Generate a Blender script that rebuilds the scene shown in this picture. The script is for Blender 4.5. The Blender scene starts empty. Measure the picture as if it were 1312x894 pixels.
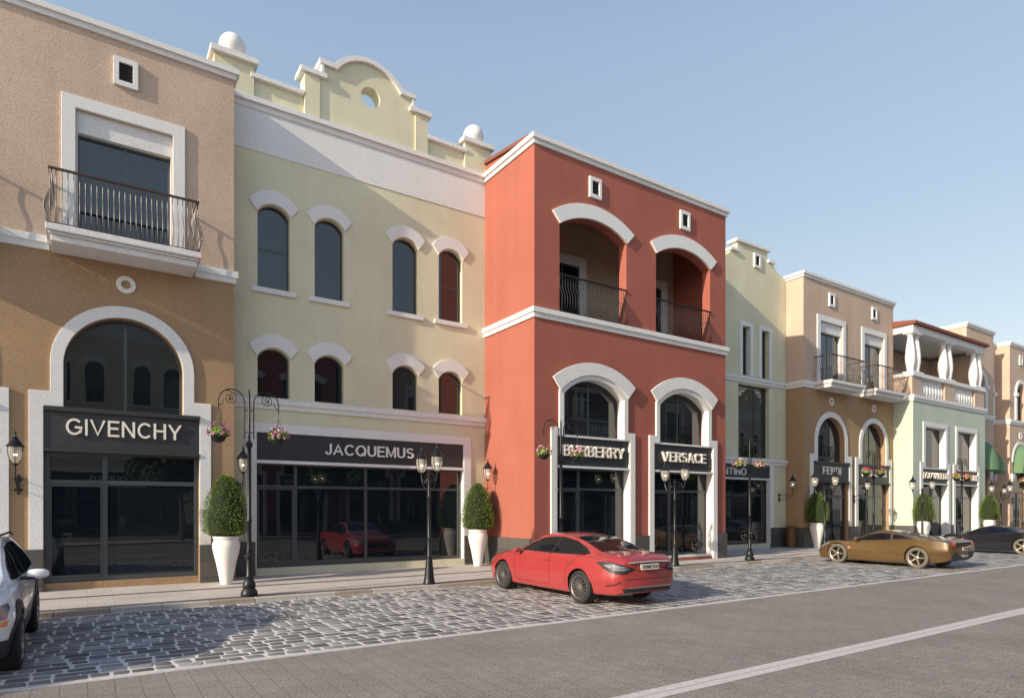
import bpy, bmesh, math, random
from mathutils import Vector, Matrix
from mathutils.geometry import tessellate_polygon
random.seed(7)
PI = math.pi
SC = bpy.context.scene
COL = SC.collection

# ------------------------------------------------------------------ materials
def new_mat(name):
    m = bpy.data.materials.new(name); m.use_nodes = True
    nt = m.node_tree; b = nt.nodes['Principled BSDF']
    return m, nt, b
def N(nt, t, **kw):
    n = nt.nodes.new(t)
    for k, v in kw.items():
        if k.startswith('i_'): n.inputs[k[2:].replace('_', ' ')].default_value = v
        else: setattr(n, k, v)
    return n
def objco(nt, sc=(1, 1, 1)):
    tc = N(nt, 'ShaderNodeTexCoord'); mp = N(nt, 'ShaderNodeMapping')
    geo = N(nt, 'ShaderNodeNewGeometry')
    nt.links.new(geo.outputs['Position'], mp.inputs['Vector']); mp.inputs['Scale'].default_value = sc
    return mp.outputs['Vector']
def ramp(nt, src, p0, c0, p1, c1):
    r = N(nt, 'ShaderNodeValToRGB'); e = r.color_ramp.elements
    e[0].position = p0; e[0].color = (*c0, 1); e[1].position = p1; e[1].color = (*c1, 1)
    nt.links.new(src, r.inputs['Fac']); return r.outputs['Color']
def noise(nt, vec, scale, detail=4, rough=.6):
    n = N(nt, 'ShaderNodeTexNoise'); n.inputs['Scale'].default_value = scale
    n.inputs['Detail'].default_value = detail; n.inputs['Roughness'].default_value = rough
    nt.links.new(vec, n.inputs['Vector']); return n.outputs['Fac']
def bump(nt, b, h, strength, dist):
    bp = N(nt, 'ShaderNodeBump'); bp.inputs['Strength'].default_value = strength; bp.inputs['Distance'].default_value = dist
    nt.links.new(h, bp.inputs['Height']); nt.links.new(bp.outputs['Normal'], b.inputs['Normal'])
def mixmul(nt, a, c, fac=1.0, mode='MULTIPLY'):
    m = N(nt, 'ShaderNodeMix', data_type='RGBA', blend_type=mode); m.inputs[0].default_value = fac
    nt.links.new(a, m.inputs[6]) if not isinstance(a, tuple) else setattr(m.inputs[6], 'default_value', (*a, 1))
    nt.links.new(c, m.inputs[7]) if not isinstance(c, tuple) else setattr(m.inputs[7], 'default_value', (*c, 1))
    return m.outputs[2]
def stucco(name, col, grain=.16, scale=38, dist=.012, dirt=.13):
    m, nt, b = new_mat(name); v = objco(nt)
    n1 = noise(nt, v, scale, 5, .7); n2 = noise(nt, v, .55, 5, .6)
    g = ramp(nt, n1, .3, (1 - grain * 1.6,) * 3, .7, (1 + grain * .5,) * 3)
    d = ramp(nt, n2, .3, (1 - dirt, 1 - dirt * 1.05, 1 - dirt * 1.1), .7, (1, 1, 1))
    vs = objco(nt, (1.6, 1.6, .12)); n3 = noise(nt, vs, 1.3, 5, .65)
    st = ramp(nt, n3, .32, (1 - dirt * .5, 1 - dirt * .55, 1 - dirt * .6), .6, (1, 1, 1))
    c = mixmul(nt, mixmul(nt, mixmul(nt, col, g), d), st)
    # splash darkening low on the wall
    nt.links.new(c, b.inputs['Base Color']); b.inputs['Roughness'].default_value = .92
    b.inputs['Specular IOR Level'].default_value = .25
    bump(nt, b, n1, .75, dist); return m
def plain(name, col, rough=.5, metal=0, coat=0, spec=.5, var=0, bscale=0):
    m, nt, b = new_mat(name); b.inputs['Base Color'].default_value = (*col, 1)
    b.inputs['Roughness'].default_value = rough; b.inputs['Metallic'].default_value = metal
    b.inputs['Coat Weight'].default_value = coat; b.inputs['Coat Roughness'].default_value = .04
    b.inputs['Specular IOR Level'].default_value = spec
    if var:
        v = objco(nt); n = noise(nt, v, bscale or 12, 5)
        nt.links.new(mixmul(nt, col, ramp(nt, n, .3, (1 - var,) * 3, .7, (1, 1, 1))), b.inputs['Base Color'])
        bump(nt, b, n, .3, .004)
    return m
M = {}
M['ochre'] = stucco('ochre stucco', (.47, .315, .185), .26)
M['peach'] = stucco('peach stucco', (.69, .525, .405), .26)
M['cream'] = stucco('cream yellow stucco', (.79, .76, .55), .17)
M['lime'] = stucco('pale lime stucco', (.76, .73, .53), .13)
M['red'] = stucco('terracotta red stucco', (.415, .138, .10), .12, dist=.008)
M['mint'] = stucco('mint green stucco', (.60, .68, .57), .13)
M['white'] = stucco('white painted plaster', (.84, .84, .82), .17, 40, .008, .06)
M['whites'] = stucco('white balcony plaster', (.82, .81, .80), .2, 42, .010, .08)
M['granite'] = plain('dark granite', (.085, .083, .082), .45, var=.35, bscale=30)
def granite_blocks():
    m, nt, b = new_mat('dark granite blocks'); v = objco(nt)
    sp = N(nt, 'ShaderNodeSeparateXYZ'); nt.links.new(v, sp.inputs[0])
    ad = N(nt, 'ShaderNodeMath', operation='ADD'); nt.links.new(sp.outputs[0], ad.inputs[0]); nt.links.new(sp.outputs[1], ad.inputs[1])
    cb = N(nt, 'ShaderNodeCombineXYZ'); nt.links.new(ad.outputs[0], cb.inputs[0]); nt.links.new(sp.outputs[2], cb.inputs[1])
    mp = N(nt, 'ShaderNodeMapping'); mp.inputs['Location'].default_value = (.1, .18, 0); nt.links.new(cb.outputs[0], mp.inputs[0])
    br = N(nt, 'ShaderNodeTexBrick'); nt.links.new(mp.outputs[0], br.inputs['Vector'])
    for k, x in {'Scale': 1, 'Mortar Size': .006, 'Brick Width': 1.2, 'Row Height': .41, 'Mortar Smooth': .1, 'Bias': 0}.items(): br.inputs[k].default_value = x
    br.inputs['Color1'].default_value = (.10, .095, .088, 1); br.inputs['Color2'].default_value = (.078, .076, .074, 1); br.inputs['Mortar'].default_value = (.015, .015, .015, 1)
    n = noise(nt, v, 70, 4); c = mixmul(nt, br.outputs['Color'], ramp(nt, n, .3, (.65,) * 3, .7, (1.2,) * 3))
    nt.links.new(c, b.inputs['Base Color']); b.inputs['Roughness'].default_value = .5; bump(nt, b, br.outputs['Fac'], -.6, .006)
    return m
M['gblocks'] = granite_blocks()
M['sign'] = plain('charcoal sign board', (.038, .04, .043), .45, var=.2, bscale=3)
M['frame'] = plain('grey window frame', (.085, .092, .10), .35, .3)
M['dframe'] = plain('dark window frame', (.05, .052, .055), .35, .3)
M['iron'] = plain('black wrought iron', (.018, .02, .023), .42, .4, spec=.5)
M['rail'] = plain('brown iron handrail', (.07, .035, .025), .5, .2)
M['bars'] = plain('grey iron bars', (.10, .095, .095), .5, .3)
M['letter'] = plain('brushed letters', (.78, .76, .72), .4, 0, var=.1, bscale=5)
M['lettersteel'] = plain('ivory letters', (.86, .80, .70), .35)
M['terra'] = stucco('terracotta coping', (.25, .095, .065), .1)
M['dark'] = plain('dark void', (.012, .012, .012), .9)
M['bin'] = plain('brown bin steel', (.16, .085, .04), .5, .4, var=.2)
M['awning'] = plain('green awning canvas', (.13, .235, .12), .85, var=.15, bscale=4)
M['pot'] = plain('white planter', (.80, .77, .73), .55, var=.06, bscale=6)
def glass(name, tint=(.008, .012, .017), ior=1.78):
    m, nt, b = new_mat(name); b.inputs['Base Color'].default_value = (*tint, 1)
    b.inputs['Roughness'].default_value = .012; b.inputs['IOR'].default_value = ior; b.inputs['Specular IOR Level'].default_value = .5
    v = objco(nt); n = noise(nt, v, .9, 2, .4); bump(nt, b, n, .08, .02)
    return m
M['glass'] = glass('window glass'); M['carglass'] = glass('car glass', (.008, .008, .01), 1.5)
def emis(name, col, s):
    m, nt, b = new_mat(name); b.inputs['Base Color'].default_value = (*col, 1); b.inputs['Emission Color'].default_value = (*col, 1)
    b.inputs['Emission Strength'].default_value = s; b.inputs['Roughness'].default_value = .3; return m
M['bulb'] = emis('warm bulb', (1, .80, .50), 9)
def lampglass():
    m, nt, b = new_mat('lantern glass'); out = nt.nodes['Material Output']
    tr = N(nt, 'ShaderNodeBsdfTransparent'); mx = N(nt, 'ShaderNodeMixShader'); mx.inputs[0].default_value = .34
    b.inputs['Base Color'].default_value = (.62, .60, .54, 1); b.inputs['Roughness'].default_value = .1
    b.inputs['Emission Color'].default_value = (1, .85, .6, 1); b.inputs['Emission Strength'].default_value = .03
    nt.links.new(tr.outputs[0], mx.inputs[1]); nt.links.new(b.outputs[0], mx.inputs[2]); nt.links.new(mx.outputs[0], out.inputs[0]); return m
M['lglass'] = lampglass()
def leafmat(name, c0, c1, sc=9):
    m, nt, b = new_mat(name); v = objco(nt); n = noise(nt, v, sc, 3)
    nt.links.new(ramp(nt, n, .3, c0, .7, c1), b.inputs['Base Color']); b.inputs['Roughness'].default_value = .6
    b.inputs['Specular IOR Level'].default_value = .3
    return m
M['leaf'] = leafmat('boxwood leaves', (.06, .12, .015), (.19, .28, .045))
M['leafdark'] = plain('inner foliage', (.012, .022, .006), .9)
M['tleaf'] = leafmat('tree leaves', (.03, .06, .012), (.09, .13, .03), 1.5)
M['bleaf'] = leafmat('basket leaves', (.09, .17, .02), (.22, .33, .06), 20)
M['bark'] = plain('bark', (.12, .085, .06), .9, var=.4, bscale=14)
for k, c in dict(pink=(.58, .18, .34), rose=(.68, .40, .46), crimson=(.45, .03, .06), salmon=(.75, .25, .15), magenta=(.45, .08, .38), ivory=(.85, .7, .6)).items():
    M[k] = plain(k + ' petals', c, .6)

# ------------------------------------------------------------------ mesh helpers
ORG = {}
def Fr(y):                       # facade facing -Y at depth y: (u, d, v) -> world
    return lambda u, d, v: (u, y + d, v)
def Sd(x):                       # wall facing -X at x
    return lambda u, d, v: (x + d, u, v)
class MB:
    def __init__(s): s.v = []; s.f = []; s.mi = []; s.cur = 0; s.smooth = []; s.sm = False
    def _add(s, vs, fs, sm=None):
        b = len(s.v); s.v += [tuple(p) for p in vs]
        for f in fs: s.f.append([b + i for i in f]); s.mi.append(s.cur); s.smooth.append(s.sm if sm is None else sm)
        return s
    def plate(s, outer, holes=(), d0=0, d1=.1, T=None):
        loops = [list(outer)] + [list(h) for h in holes]
        flat = [p for l in loops for p in l]; n = len(flat)
        tris = tessellate_polygon([[Vector((p[0], p[1], 0)) for p in l] for l in loops])
        vs = [T(p[0], d0, p[1]) for p in flat] + [T(p[0], d1, p[1]) for p in flat]
        fs = [list(t) for t in tris] + [[i + n for i in t] for t in tris]
        k = 0
        for l in loops:
            m = len(l)
            for i in range(m): j = (i + 1) % m; fs.append([k + i, k + j, n + k + j, n + k + i])
            k += m
        return s._add(vs, fs, False)
    def box(s, x0, x1, y0, y1, z0, z1):
        vs = [(x, y, z) for x in (x0, x1) for y in (y0, y1) for z in (z0, z1)]
        return s._add(vs, [[0, 1, 3, 2], [4, 6, 7, 5], [0, 4, 5, 1], [2, 3, 7, 6], [0, 2, 6, 4], [1, 5, 7, 3]], False)
    def tube(s, pts, r, n=8, cap=True):
        pts = [Vector(p) for p in pts]; rs = r if isinstance(r, (list, tuple)) else [r] * len(pts)
        vs = []; fs = []; up = None
        for i, p in enumerate(pts):
            t = (pts[min(i + 1, len(pts) - 1)] - pts[max(i - 1, 0)]).normalized()
            if up is None: up = Vector((0, 0, 1)) if abs(t.z) < .9 else Vector((1, 0, 0))
            a = t.cross(up).normalized(); b = a.cross(t).normalized(); up = b
            for k in range(n):
                q = p + (a * math.cos(2 * PI * k / n) + b * math.sin(2 * PI * k / n)) * rs[i]; vs.append(q)
        for i in range(len(pts) - 1):
            for k in range(n): fs.append([i * n + k, i * n + (k + 1) % n, (i + 1) * n + (k + 1) % n, (i + 1) * n + k])
        if cap: fs.append(list(range(n))[::-1]); fs.append([(len(pts) - 1) * n + k for k in range(n)])
        return s._add(vs, fs, n > 4)
    def lathe(s, prof, c=(0, 0, 0), n=24, sm=True, rot=0, axis='z'):
        vs = []; fs = []
        for (r, z) in prof:
            for k in range(n):
                a = 2 * PI * k / n + rot
                q = (r * math.cos(a), r * math.sin(a), z)
                if axis == 'y': q = (q[0], q[2], q[1])
                vs.append((c[0] + q[0], c[1] + q[1], c[2] + q[2]))
        m = len(prof)
        for i in range(m - 1):
            for k in range(n): fs.append([i * n + k, i * n + (k + 1) % n, (i + 1) * n + (k + 1) % n, (i + 1) * n + k])
        if prof[0][0] > 1e-4: fs.append(list(range(n))[::-1])
        if prof[-1][0] > 1e-4: fs.append([(m - 1) * n + k for k in range(n)])
        return s._add(vs, fs, sm)
    def sphere(s, c, r, n=20, sq=1):
        return s.lathe([(max(1e-5, r * math.sin(PI * i / 12)), -r * sq * math.cos(PI * i / 12)) for i in range(13)], c, n)
    def sweep(s, path, prof):
        # path: xy points (outward = right-hand side of travel); prof: closed (offset, z)
        P = [Vector((p[0], p[1])) for p in path]; rings = []
        for i, p in enumerate(P):
            ds = []
            if i > 0: ds.append((p - P[i - 1]).normalized())
            if i < len(P) - 1: ds.append((P[i + 1] - p).normalized())
            ns = [Vector((d.y, -d.x)) for d in ds]
            n = ns[0] if len(ns) == 1 else (ns[0] + ns[1]) / (1 + ns[0].dot(ns[1]))
            rings.append([(p.x + n.x * o, p.y + n.y * o, z) for o, z in prof])
        m = len(prof); vs = [q for r in rings for q in r]; fs = []
        for i in range(len(P) - 1):
            for k in range(m): fs.append([i * m + k, i * m + (k + 1) % m, (i + 1) * m + (k + 1) % m, (i + 1) * m + k])
        fs.append(list(range(m))[::-1]); fs.append([(len(P) - 1) * m + k for k in range(m)])
        return s._add(vs, fs, False)
    def obj(s, name, mats, parent=None, bev=0, org=None):
        mats = mats if isinstance(mats, (list, tuple)) else [mats]
        o0 = Vector(org) if org is not None else (ORG[parent.name] if parent is not None else Vector((0, 0, 0)))
        me = bpy.data.meshes.new(name)
        me.from_pydata([(p[0] - o0.x, p[1] - o0.y, p[2] - o0.z) for p in s.v], [], s.f)
        for m in mats: me.materials.append(m)
        bm = bmesh.new(); bm.from_mesh(me); bm.faces.ensure_lookup_table()
        for f, mi, sm in zip(bm.faces, s.mi, s.smooth): f.material_index = mi; f.smooth = sm
        bmesh.ops.recalc_face_normals(bm, faces=bm.faces)
        for e in bm.edges:
            if len(e.link_faces) == 2 and e.calc_face_angle(0) > .6: e.smooth = False
        bm.to_mesh(me); bm.free()
        o = bpy.data.objects.new(name, me); COL.objects.link(o)
        if parent is not None: o.parent = parent; ORG[o.name] = ORG[parent.name]
        else:
            o.location = o0; ORG[o.name] = o0
        if bev:
            bv = o.modifiers.new('bevel', 'BEVEL'); bv.width = bev; bv.segments = 2; bv.limit_method = 'ANGLE'; bv.angle_limit = .7; bv.harden_normals = False
        return o
def thing(name, label, cat, loc=(0, 0, 0), group=None):
    o = bpy.data.objects.new(name, None); COL.objects.link(o); o.location = loc; o.empty_display_size = .3
    ORG[o.name] = Vector(loc); tag(o, label, cat, group); return o
def tag(o, label, cat, group=None):
    o['label'] = label; o['category'] = cat
    if group: o['group'] = group
    return o
def struct(name, mb, mats):
    o = mb.obj(name, mats); o['kind'] = 'structure'; return o
def kids(o): return [c for c in bpy.data.objects if c.parent == o]
CH = None
def copy_tree(root, loc, rz=0, label=None, group=None, scale=1):
    global CH
    CH = {}
    for o in bpy.data.objects:
        if o.parent: CH.setdefault(o.parent.name, []).append(o)
    def rec(o, par):
        c = o.copy(); COL.objects.link(c)
        if par is not None: c.parent = par
        for ch in CH.get(o.name, []): rec(ch, c)
        return c
    r = rec(root, None); r.location = loc; r.rotation_euler = (0, 0, rz); r.scale = (scale,) * 3
    if label: r['label'] = label
    if group: r['group'] = group
    ORG[r.name] = Vector(loc); return r
# 2d shapes
def rect(u0, v0, u1, v1): return [(u0, v0), (u1, v0), (u1, v1), (u0, v1)]
def arc(u0, u1, vs, va, n=16):
    """points from (u1,vs) over apex va to (u0,vs)"""
    h = (u1 - u0) / 2; s = va - vs; R = (h * h + s * s) / (2 * s); cx = (u0 + u1) / 2; cz = va - R
    a = math.atan2(h, R - s) if s <= R else PI - math.asin(min(1, h / R))
    return [(cx + R * math.sin(a - 2 * a * i / n), cz + R * math.cos(a - 2 * a * i / n)) for i in range(n + 1)]
def archp(u0, u1, v0, vs, va, n=16): return [(u0, v0), (u1, v0)] + arc(u0, u1, vs, va, n)
def circ(cx, cz, r, n=24): return [(cx + r * math.cos(2 * PI * i / n), cz + r * math.sin(2 * PI * i / n)) for i in range(n)]
def hood(cx, ho, zo, ao, hi, zi, ai, n=14):
    return arc(cx - ho, cx + ho, zo, ao, n) + arc(cx - hi, cx + hi, zi, ai, n)[::-1]
def inset(poly, w):
    n = len(poly); out = []
    for i in range(n):
        p0, p, p1 = Vector(poly[i - 1]), Vector(poly[i]), Vector(poly[(i + 1) % n])
        d0 = (p - p0); d1 = (p1 - p)
        if d0.length < 1e-6: d0 = d1
        if d1.length < 1e-6: d1 = d0
        d0.normalize(); d1.normalize(); n0 = Vector((-d0.y, d0.x)); n1 = Vector((-d1.y, d1.x))
        k = (n0 + n1) / max(.3, 1 + n0.dot(n1)); out.append((p.x + k.x * w, p.y + k.y * w))
    return out
def window(B, T, poly, d, fw=.06, bars=(), mat='frame', name='window', fd=.06):
    """frame ring + bars (u0,v0,u1,v1), its pane as sub-part"""
    mb = MB(); mb.plate(poly, [inset(poly, fw)], d, d + fd, T)
    for b in bars: mb.plate(rect(*b), (), d + .004, d + fd - .004, T)
    w = mb.obj(name, M[mat], B)
    p = MB(); p.plate(inset(poly, fw * .5), (), d + fd * .4, d + fd * .4 + .012, T); p.obj('pane', M['glass'], w)
    return w
def cornice_prof(z, lo=.13, hi=.28, h1=.12, h2=.13):
    lo, hi = lo * .42, hi * .42
    return [(-.02, z), (lo, z), (lo, z + h1 - .02), (lo + .01, z + h1), (hi, z + h1), (hi, z + h1 + h2), (-.02, z + h1 + h2 + .03)]
def vent(B, T, cx, z0=11.83, w=.5, h=.66, name='vent_opening'):
    mb = MB(); mb.plate(rect(cx - w / 2, z0, cx + w / 2, z0 + h), [rect(cx - w / 2 + .11, z0 + .12, cx + w / 2 - .11, z0 + h - .12)], -.07, 0.003, T)
    o = mb.obj(name, M['white'], B, .006)
    q = MB(); q.plate(rect(cx - w / 2 + .1, z0 + .1, cx + w / 2 - .1, z0 + h - .1), (), -.03, -.004, T)
    for i in range(4): zz = z0 + .16 + i * .1; q.plate(rect(cx - w / 2 + .11, zz, cx + w / 2 - .11, zz + .025), (), -.04, -.032, T)
    q.obj('louvre', M['dark'], o)
def oculus(B, T, cx, cz=7.2, r=.2, ri=.1):
    mb = MB(); mb.plate(circ(cx, cz, r), [circ(cx, cz, ri)[::-1]], -.04, .003, T); o = mb.obj('round_ornament', M['white'], B)
    q = MB(); q.plate(circ(cx, cz, ri + .01), (), -.012, -.004, T); q.obj('recess', M['ochre'], o)
def _g():
    """plain grotesque capitals as stroked polylines in a 1-high box: (width, strokes)"""
    def A(cx, cz, rx, rz, a0, a1, n=18): return [(cx + rx * math.cos(math.radians(a0 + (a1 - a0) * i / n)), cz + rz * math.sin(math.radians(a0 + (a1 - a0) * i / n))) for i in range(n + 1)]
    h = .065; t = 1 - h; G = {}
    G['I'] = (.13, [[(h, 0), (h, 1)]]); G['L'] = (.56, [[(h, 1), (h, h), (.56, h)]]); G['T'] = (.70, [[(0, t), (.70, t)], [(.35, t), (.35, 0)]])
    G['E'] = (.62, [[(.62, t), (h, t), (h, h), (.62, h)], [(h, .52), (.57, .52)]]); G['F'] = (.58, [[(.58, t), (h, t), (h, 0)], [(h, .50), (.52, .50)]])
    G['H'] = (.70, [[(h, 0), (h, 1)], [(.70 - h, 0), (.70 - h, 1)], [(h, .52), (.70 - h, .52)]])
    G['N'] = (.72, [[(h, 0), (h, 1)], [(h, 1 - h * .4), (.72 - h, h * .4)], [(.72 - h, 0), (.72 - h, 1)]])
    G['M'] = (.84, [[(h, 0), (h, 1)], [(h, 1 - h * .4), (.42, h * .6), (.84 - h, 1 - h * .4)], [(.84 - h, 0), (.84 - h, 1)]])
    G['V'] = (.78, [[(h * .6, 1), (.39, h * .4), (.78 - h * .6, 1)]]); G['A'] = (.78, [[(h * .6, 0), (.39, 1 - h * .4), (.78 - h * .6, 0)], [(.17, .33), (.61, .33)]])
    G['Y'] = (.76, [[(h * .6, 1), (.38, .42), (.76 - h * .6, 1)], [(.38, .44), (.38, 0)]])
    G['O'] = (.86, [A(.43, .5, .43 - h, .5 - h, 0, 360, 36)]); G['Q'] = (.86, [A(.43, .5, .43 - h, .5 - h, 0, 360, 36), [(.52, .25), (.82, .0)]])
    G['C'] = (.78, [A(.42, .5, .42 - h, .5 - h, 42, 318, 28)]); G['G'] = (.84, [A(.43, .5, .43 - h, .5 - h, 42, 330, 28) + [(.78, .20), (.78, .47), (.45, .47)]])
    G['U'] = (.70, [[(h, 1), (h, .35)] + A(.35, .35, .35 - h, .35 - h, 180, 360, 16) + [(.70 - h, .35), (.70 - h, 1)]])
    G['J'] = (.50, [[(.50 - h, 1), (.50 - h, .28)] + A(.25, .28, .25 - h, .28 - h, 0, -180, 14)])
    G['D'] = (.72, [[(h, h), (h, t), (.34, t)] + A(.34, .5, .38 - h, .5 - h, 90, -90, 18) + [(h, h)]])
    G['P'] = (.64, [[(h, 0), (h, t), (.40, t)] + A(.40, .725, .24 - h, .21, 90, -90, 14) + [(h, .50)]])
    G['R'] = (.70, [[(h, 0), (h, t), (.42, t)] + A(.42, .735, .25 - h, .20, 90, -90, 14) + [(h, .52)], [(.40, .52), (.66, .0)]])
    G['B'] = (.66, [[(h, h), (h, t), (.38, t)] + A(.38, .74, .22 - h, .195, 90, -90, 12) + [(h, .53)], [(h, .535), (.38, .535)] + A(.38, .30, .27 - h, .235, 90, -90, 12) + [(h, h)]])
    G['S'] = (.66, [A(.33, .725, .27 - h * .3, .21, 28, 262, 18) + A(.34, .285, .28 - h * .3, .22, 82, -152, 18)])
    G['2'] = (.62, [A(.31, .70, .31 - h, .30 - h, 160, -30, 16) + [(h, h), (.62, h)]])
    return G
GLY = _g()
def glyph_text(parent, s, T, u0, u1, v0, v1, d, mat, depth=.03, bold=0, name='lettering'):
    gap = .14; W = sum(GLY[c][0] for c in s) + gap * (len(s) - 1); sx = (u1 - u0) / W; sz = v1 - v0; mb = MB(); x = 0; w = .13 + bold
    for ci, c in enumerate(s):
        gw, st = GLY[c]
        for si, pl in enumerate(st):
            closed = (pl[0][0] - pl[-1][0]) ** 2 + (pl[0][1] - pl[-1][1]) ** 2 < 1e-6
            P = pl[:-1] if closed else pl; n = len(P); L, R = [], []
            for i in range(n):
                p = Vector(P[i]); a = Vector(P[i - 1]) if (i > 0 or closed) else None; b = Vector(P[(i + 1) % n]) if (i < n - 1 or closed) else None
                ds = [q.normalized() for q in ((p - a) if a is not None else None, (b - p) if b is not None else None) if q is not None]
                ns = [Vector((-q.y, q.x)) for q in ds]; k = ns[0] if len(ns) == 1 else (ns[0] + ns[1]) / max(.35, 1 + ns[0].dot(ns[1]))
                L.append(p + k * w / 2); R.append(p - k * w / 2)
            eps = .0008 * (si + 1)
            f = lambda q, dd: T(u0 + (x + q.x) * sx, dd, v0 + min(1, max(0, q.y)) * sz)
            m = n if closed else n - 1; vs = []
            for q in L: vs.append(f(q, d - depth - eps))
            for q in R: vs.append(f(q, d - depth - eps))
            for q in L: vs.append(f(q, d))
            for q in R: vs.append(f(q, d))
            fs = []
            for i in range(m):
                j = (i + 1) % n; fs += [[i, j, n + j, n + i], [2 * n + i, 2 * n + j, 3 * n + j, 3 * n + i], [i, j, 2 * n + j, 2 * n + i], [n + i, n + j, 3 * n + j, 3 * n + i]]
            if not closed: fs += [[0, n, 3 * n, 2 * n], [n - 1, 2 * n - 1, 4 * n - 1, 3 * n - 1]]
            mb._add(vs, fs, False)
        x += gw + gap
    return mb.obj(name, M[mat], parent)
def text_mesh(parent, s, T, u0, u1, v0, v1, d, mat, depth=.03, name='lettering', bold=0, space=1.0):
    cu = bpy.data.curves.new('t', 'FONT'); cu.body = s; cu.size = 1; cu.extrude = .5; cu.offset = bold; cu.space_character = space
    o = bpy.data.objects.new('t', cu); COL.objects.link(o)
    dg = bpy.context.evaluated_depsgraph_get(); dg.update()
    me = bpy.data.meshes.new_from_object(o.evaluated_get(dg)); bpy.data.objects.remove(o)
    xs = [v.co.x for v in me.vertices]; ys = [v.co.y for v in me.vertices]
    x0, x1, y0, y1 = min(xs), max(xs), min(ys), max(ys); o0 = ORG[parent.name]
    for v in me.vertices:
        u = u0 + (v.co.x - x0) / (x1 - x0) * (u1 - u0); w = v0 + (v.co.y - y0) / (y1 - y0) * (v1 - v0)
        q = T(u, d - (v.co.z + .5) * depth, w); v.co = Vector(q) - o0
    me.materials.clear(); me.materials.append(M[mat]); me.name = name
    r = bpy.data.objects.new(name, me); COL.objects.link(r); r.parent = parent; ORG[r.name] = o0; return r
def railing(B, x0, x1, yf, yw, z0, z1, sides=True, mat='bars', belly=.11, step=.105, bm='rail'):
    """wrought iron railing with bellied bars; yf front line, yw wall line"""
    mb = MB(); H = z1 - z0
    def bar(px, py, nx, ny):
        pts = []
        for i in range(9):
            t = i / 8; off = belly * (math.sin(PI * min(1, t / .62)) if t < .62 else -.38 * math.sin(PI * (t - .62) / .38)) * (1 if t < .62 else 1)
            pts.append((px + nx * off, py + ny * off, z0 + .03 + (H - .06) * t))
        mb.tube(pts, .012 if mat == 'iron' else .0095, 4, False)
    n = int((x1 - x0) / step)
    for i in range(n + 1): bar(x0 + (x1 - x0) * i / n, yf, 0, -1)
    if sides:
        m = max(2, int((yw - yf) / step))
        for sx, X in ((-1, x0), (1, x1)):
            for i in range(m + 1): bar(X, yf + (yw - yf) * i / m, sx, 0)
    mb.tube([(x0, yf, z0 + .04), (x1, yf, z0 + .04)], .012, 4)
    o = mb.obj('railing', M[mat], B)
    h = MB(); w = .03
    h.box(x0 - w, x1 + w, yf - w, yf + w, z1 - .04, z1)
    if sides:
        for X in (x0, x1): h.box(X - w, X + w, yf + w + .002, yw, z1 - .04, z1)
    h.obj('handrail', M[bm], o)
    return o
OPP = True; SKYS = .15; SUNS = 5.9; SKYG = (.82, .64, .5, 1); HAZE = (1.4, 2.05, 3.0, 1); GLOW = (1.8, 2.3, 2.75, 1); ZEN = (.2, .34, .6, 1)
# ------------------------------------------------------------------ buildings
ZG = .10                           # pavement level
def block(mb, x0, x1, y0, y1, z0, z1): mb.box(x0, x1, y0, y1, z0, z1)

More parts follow.
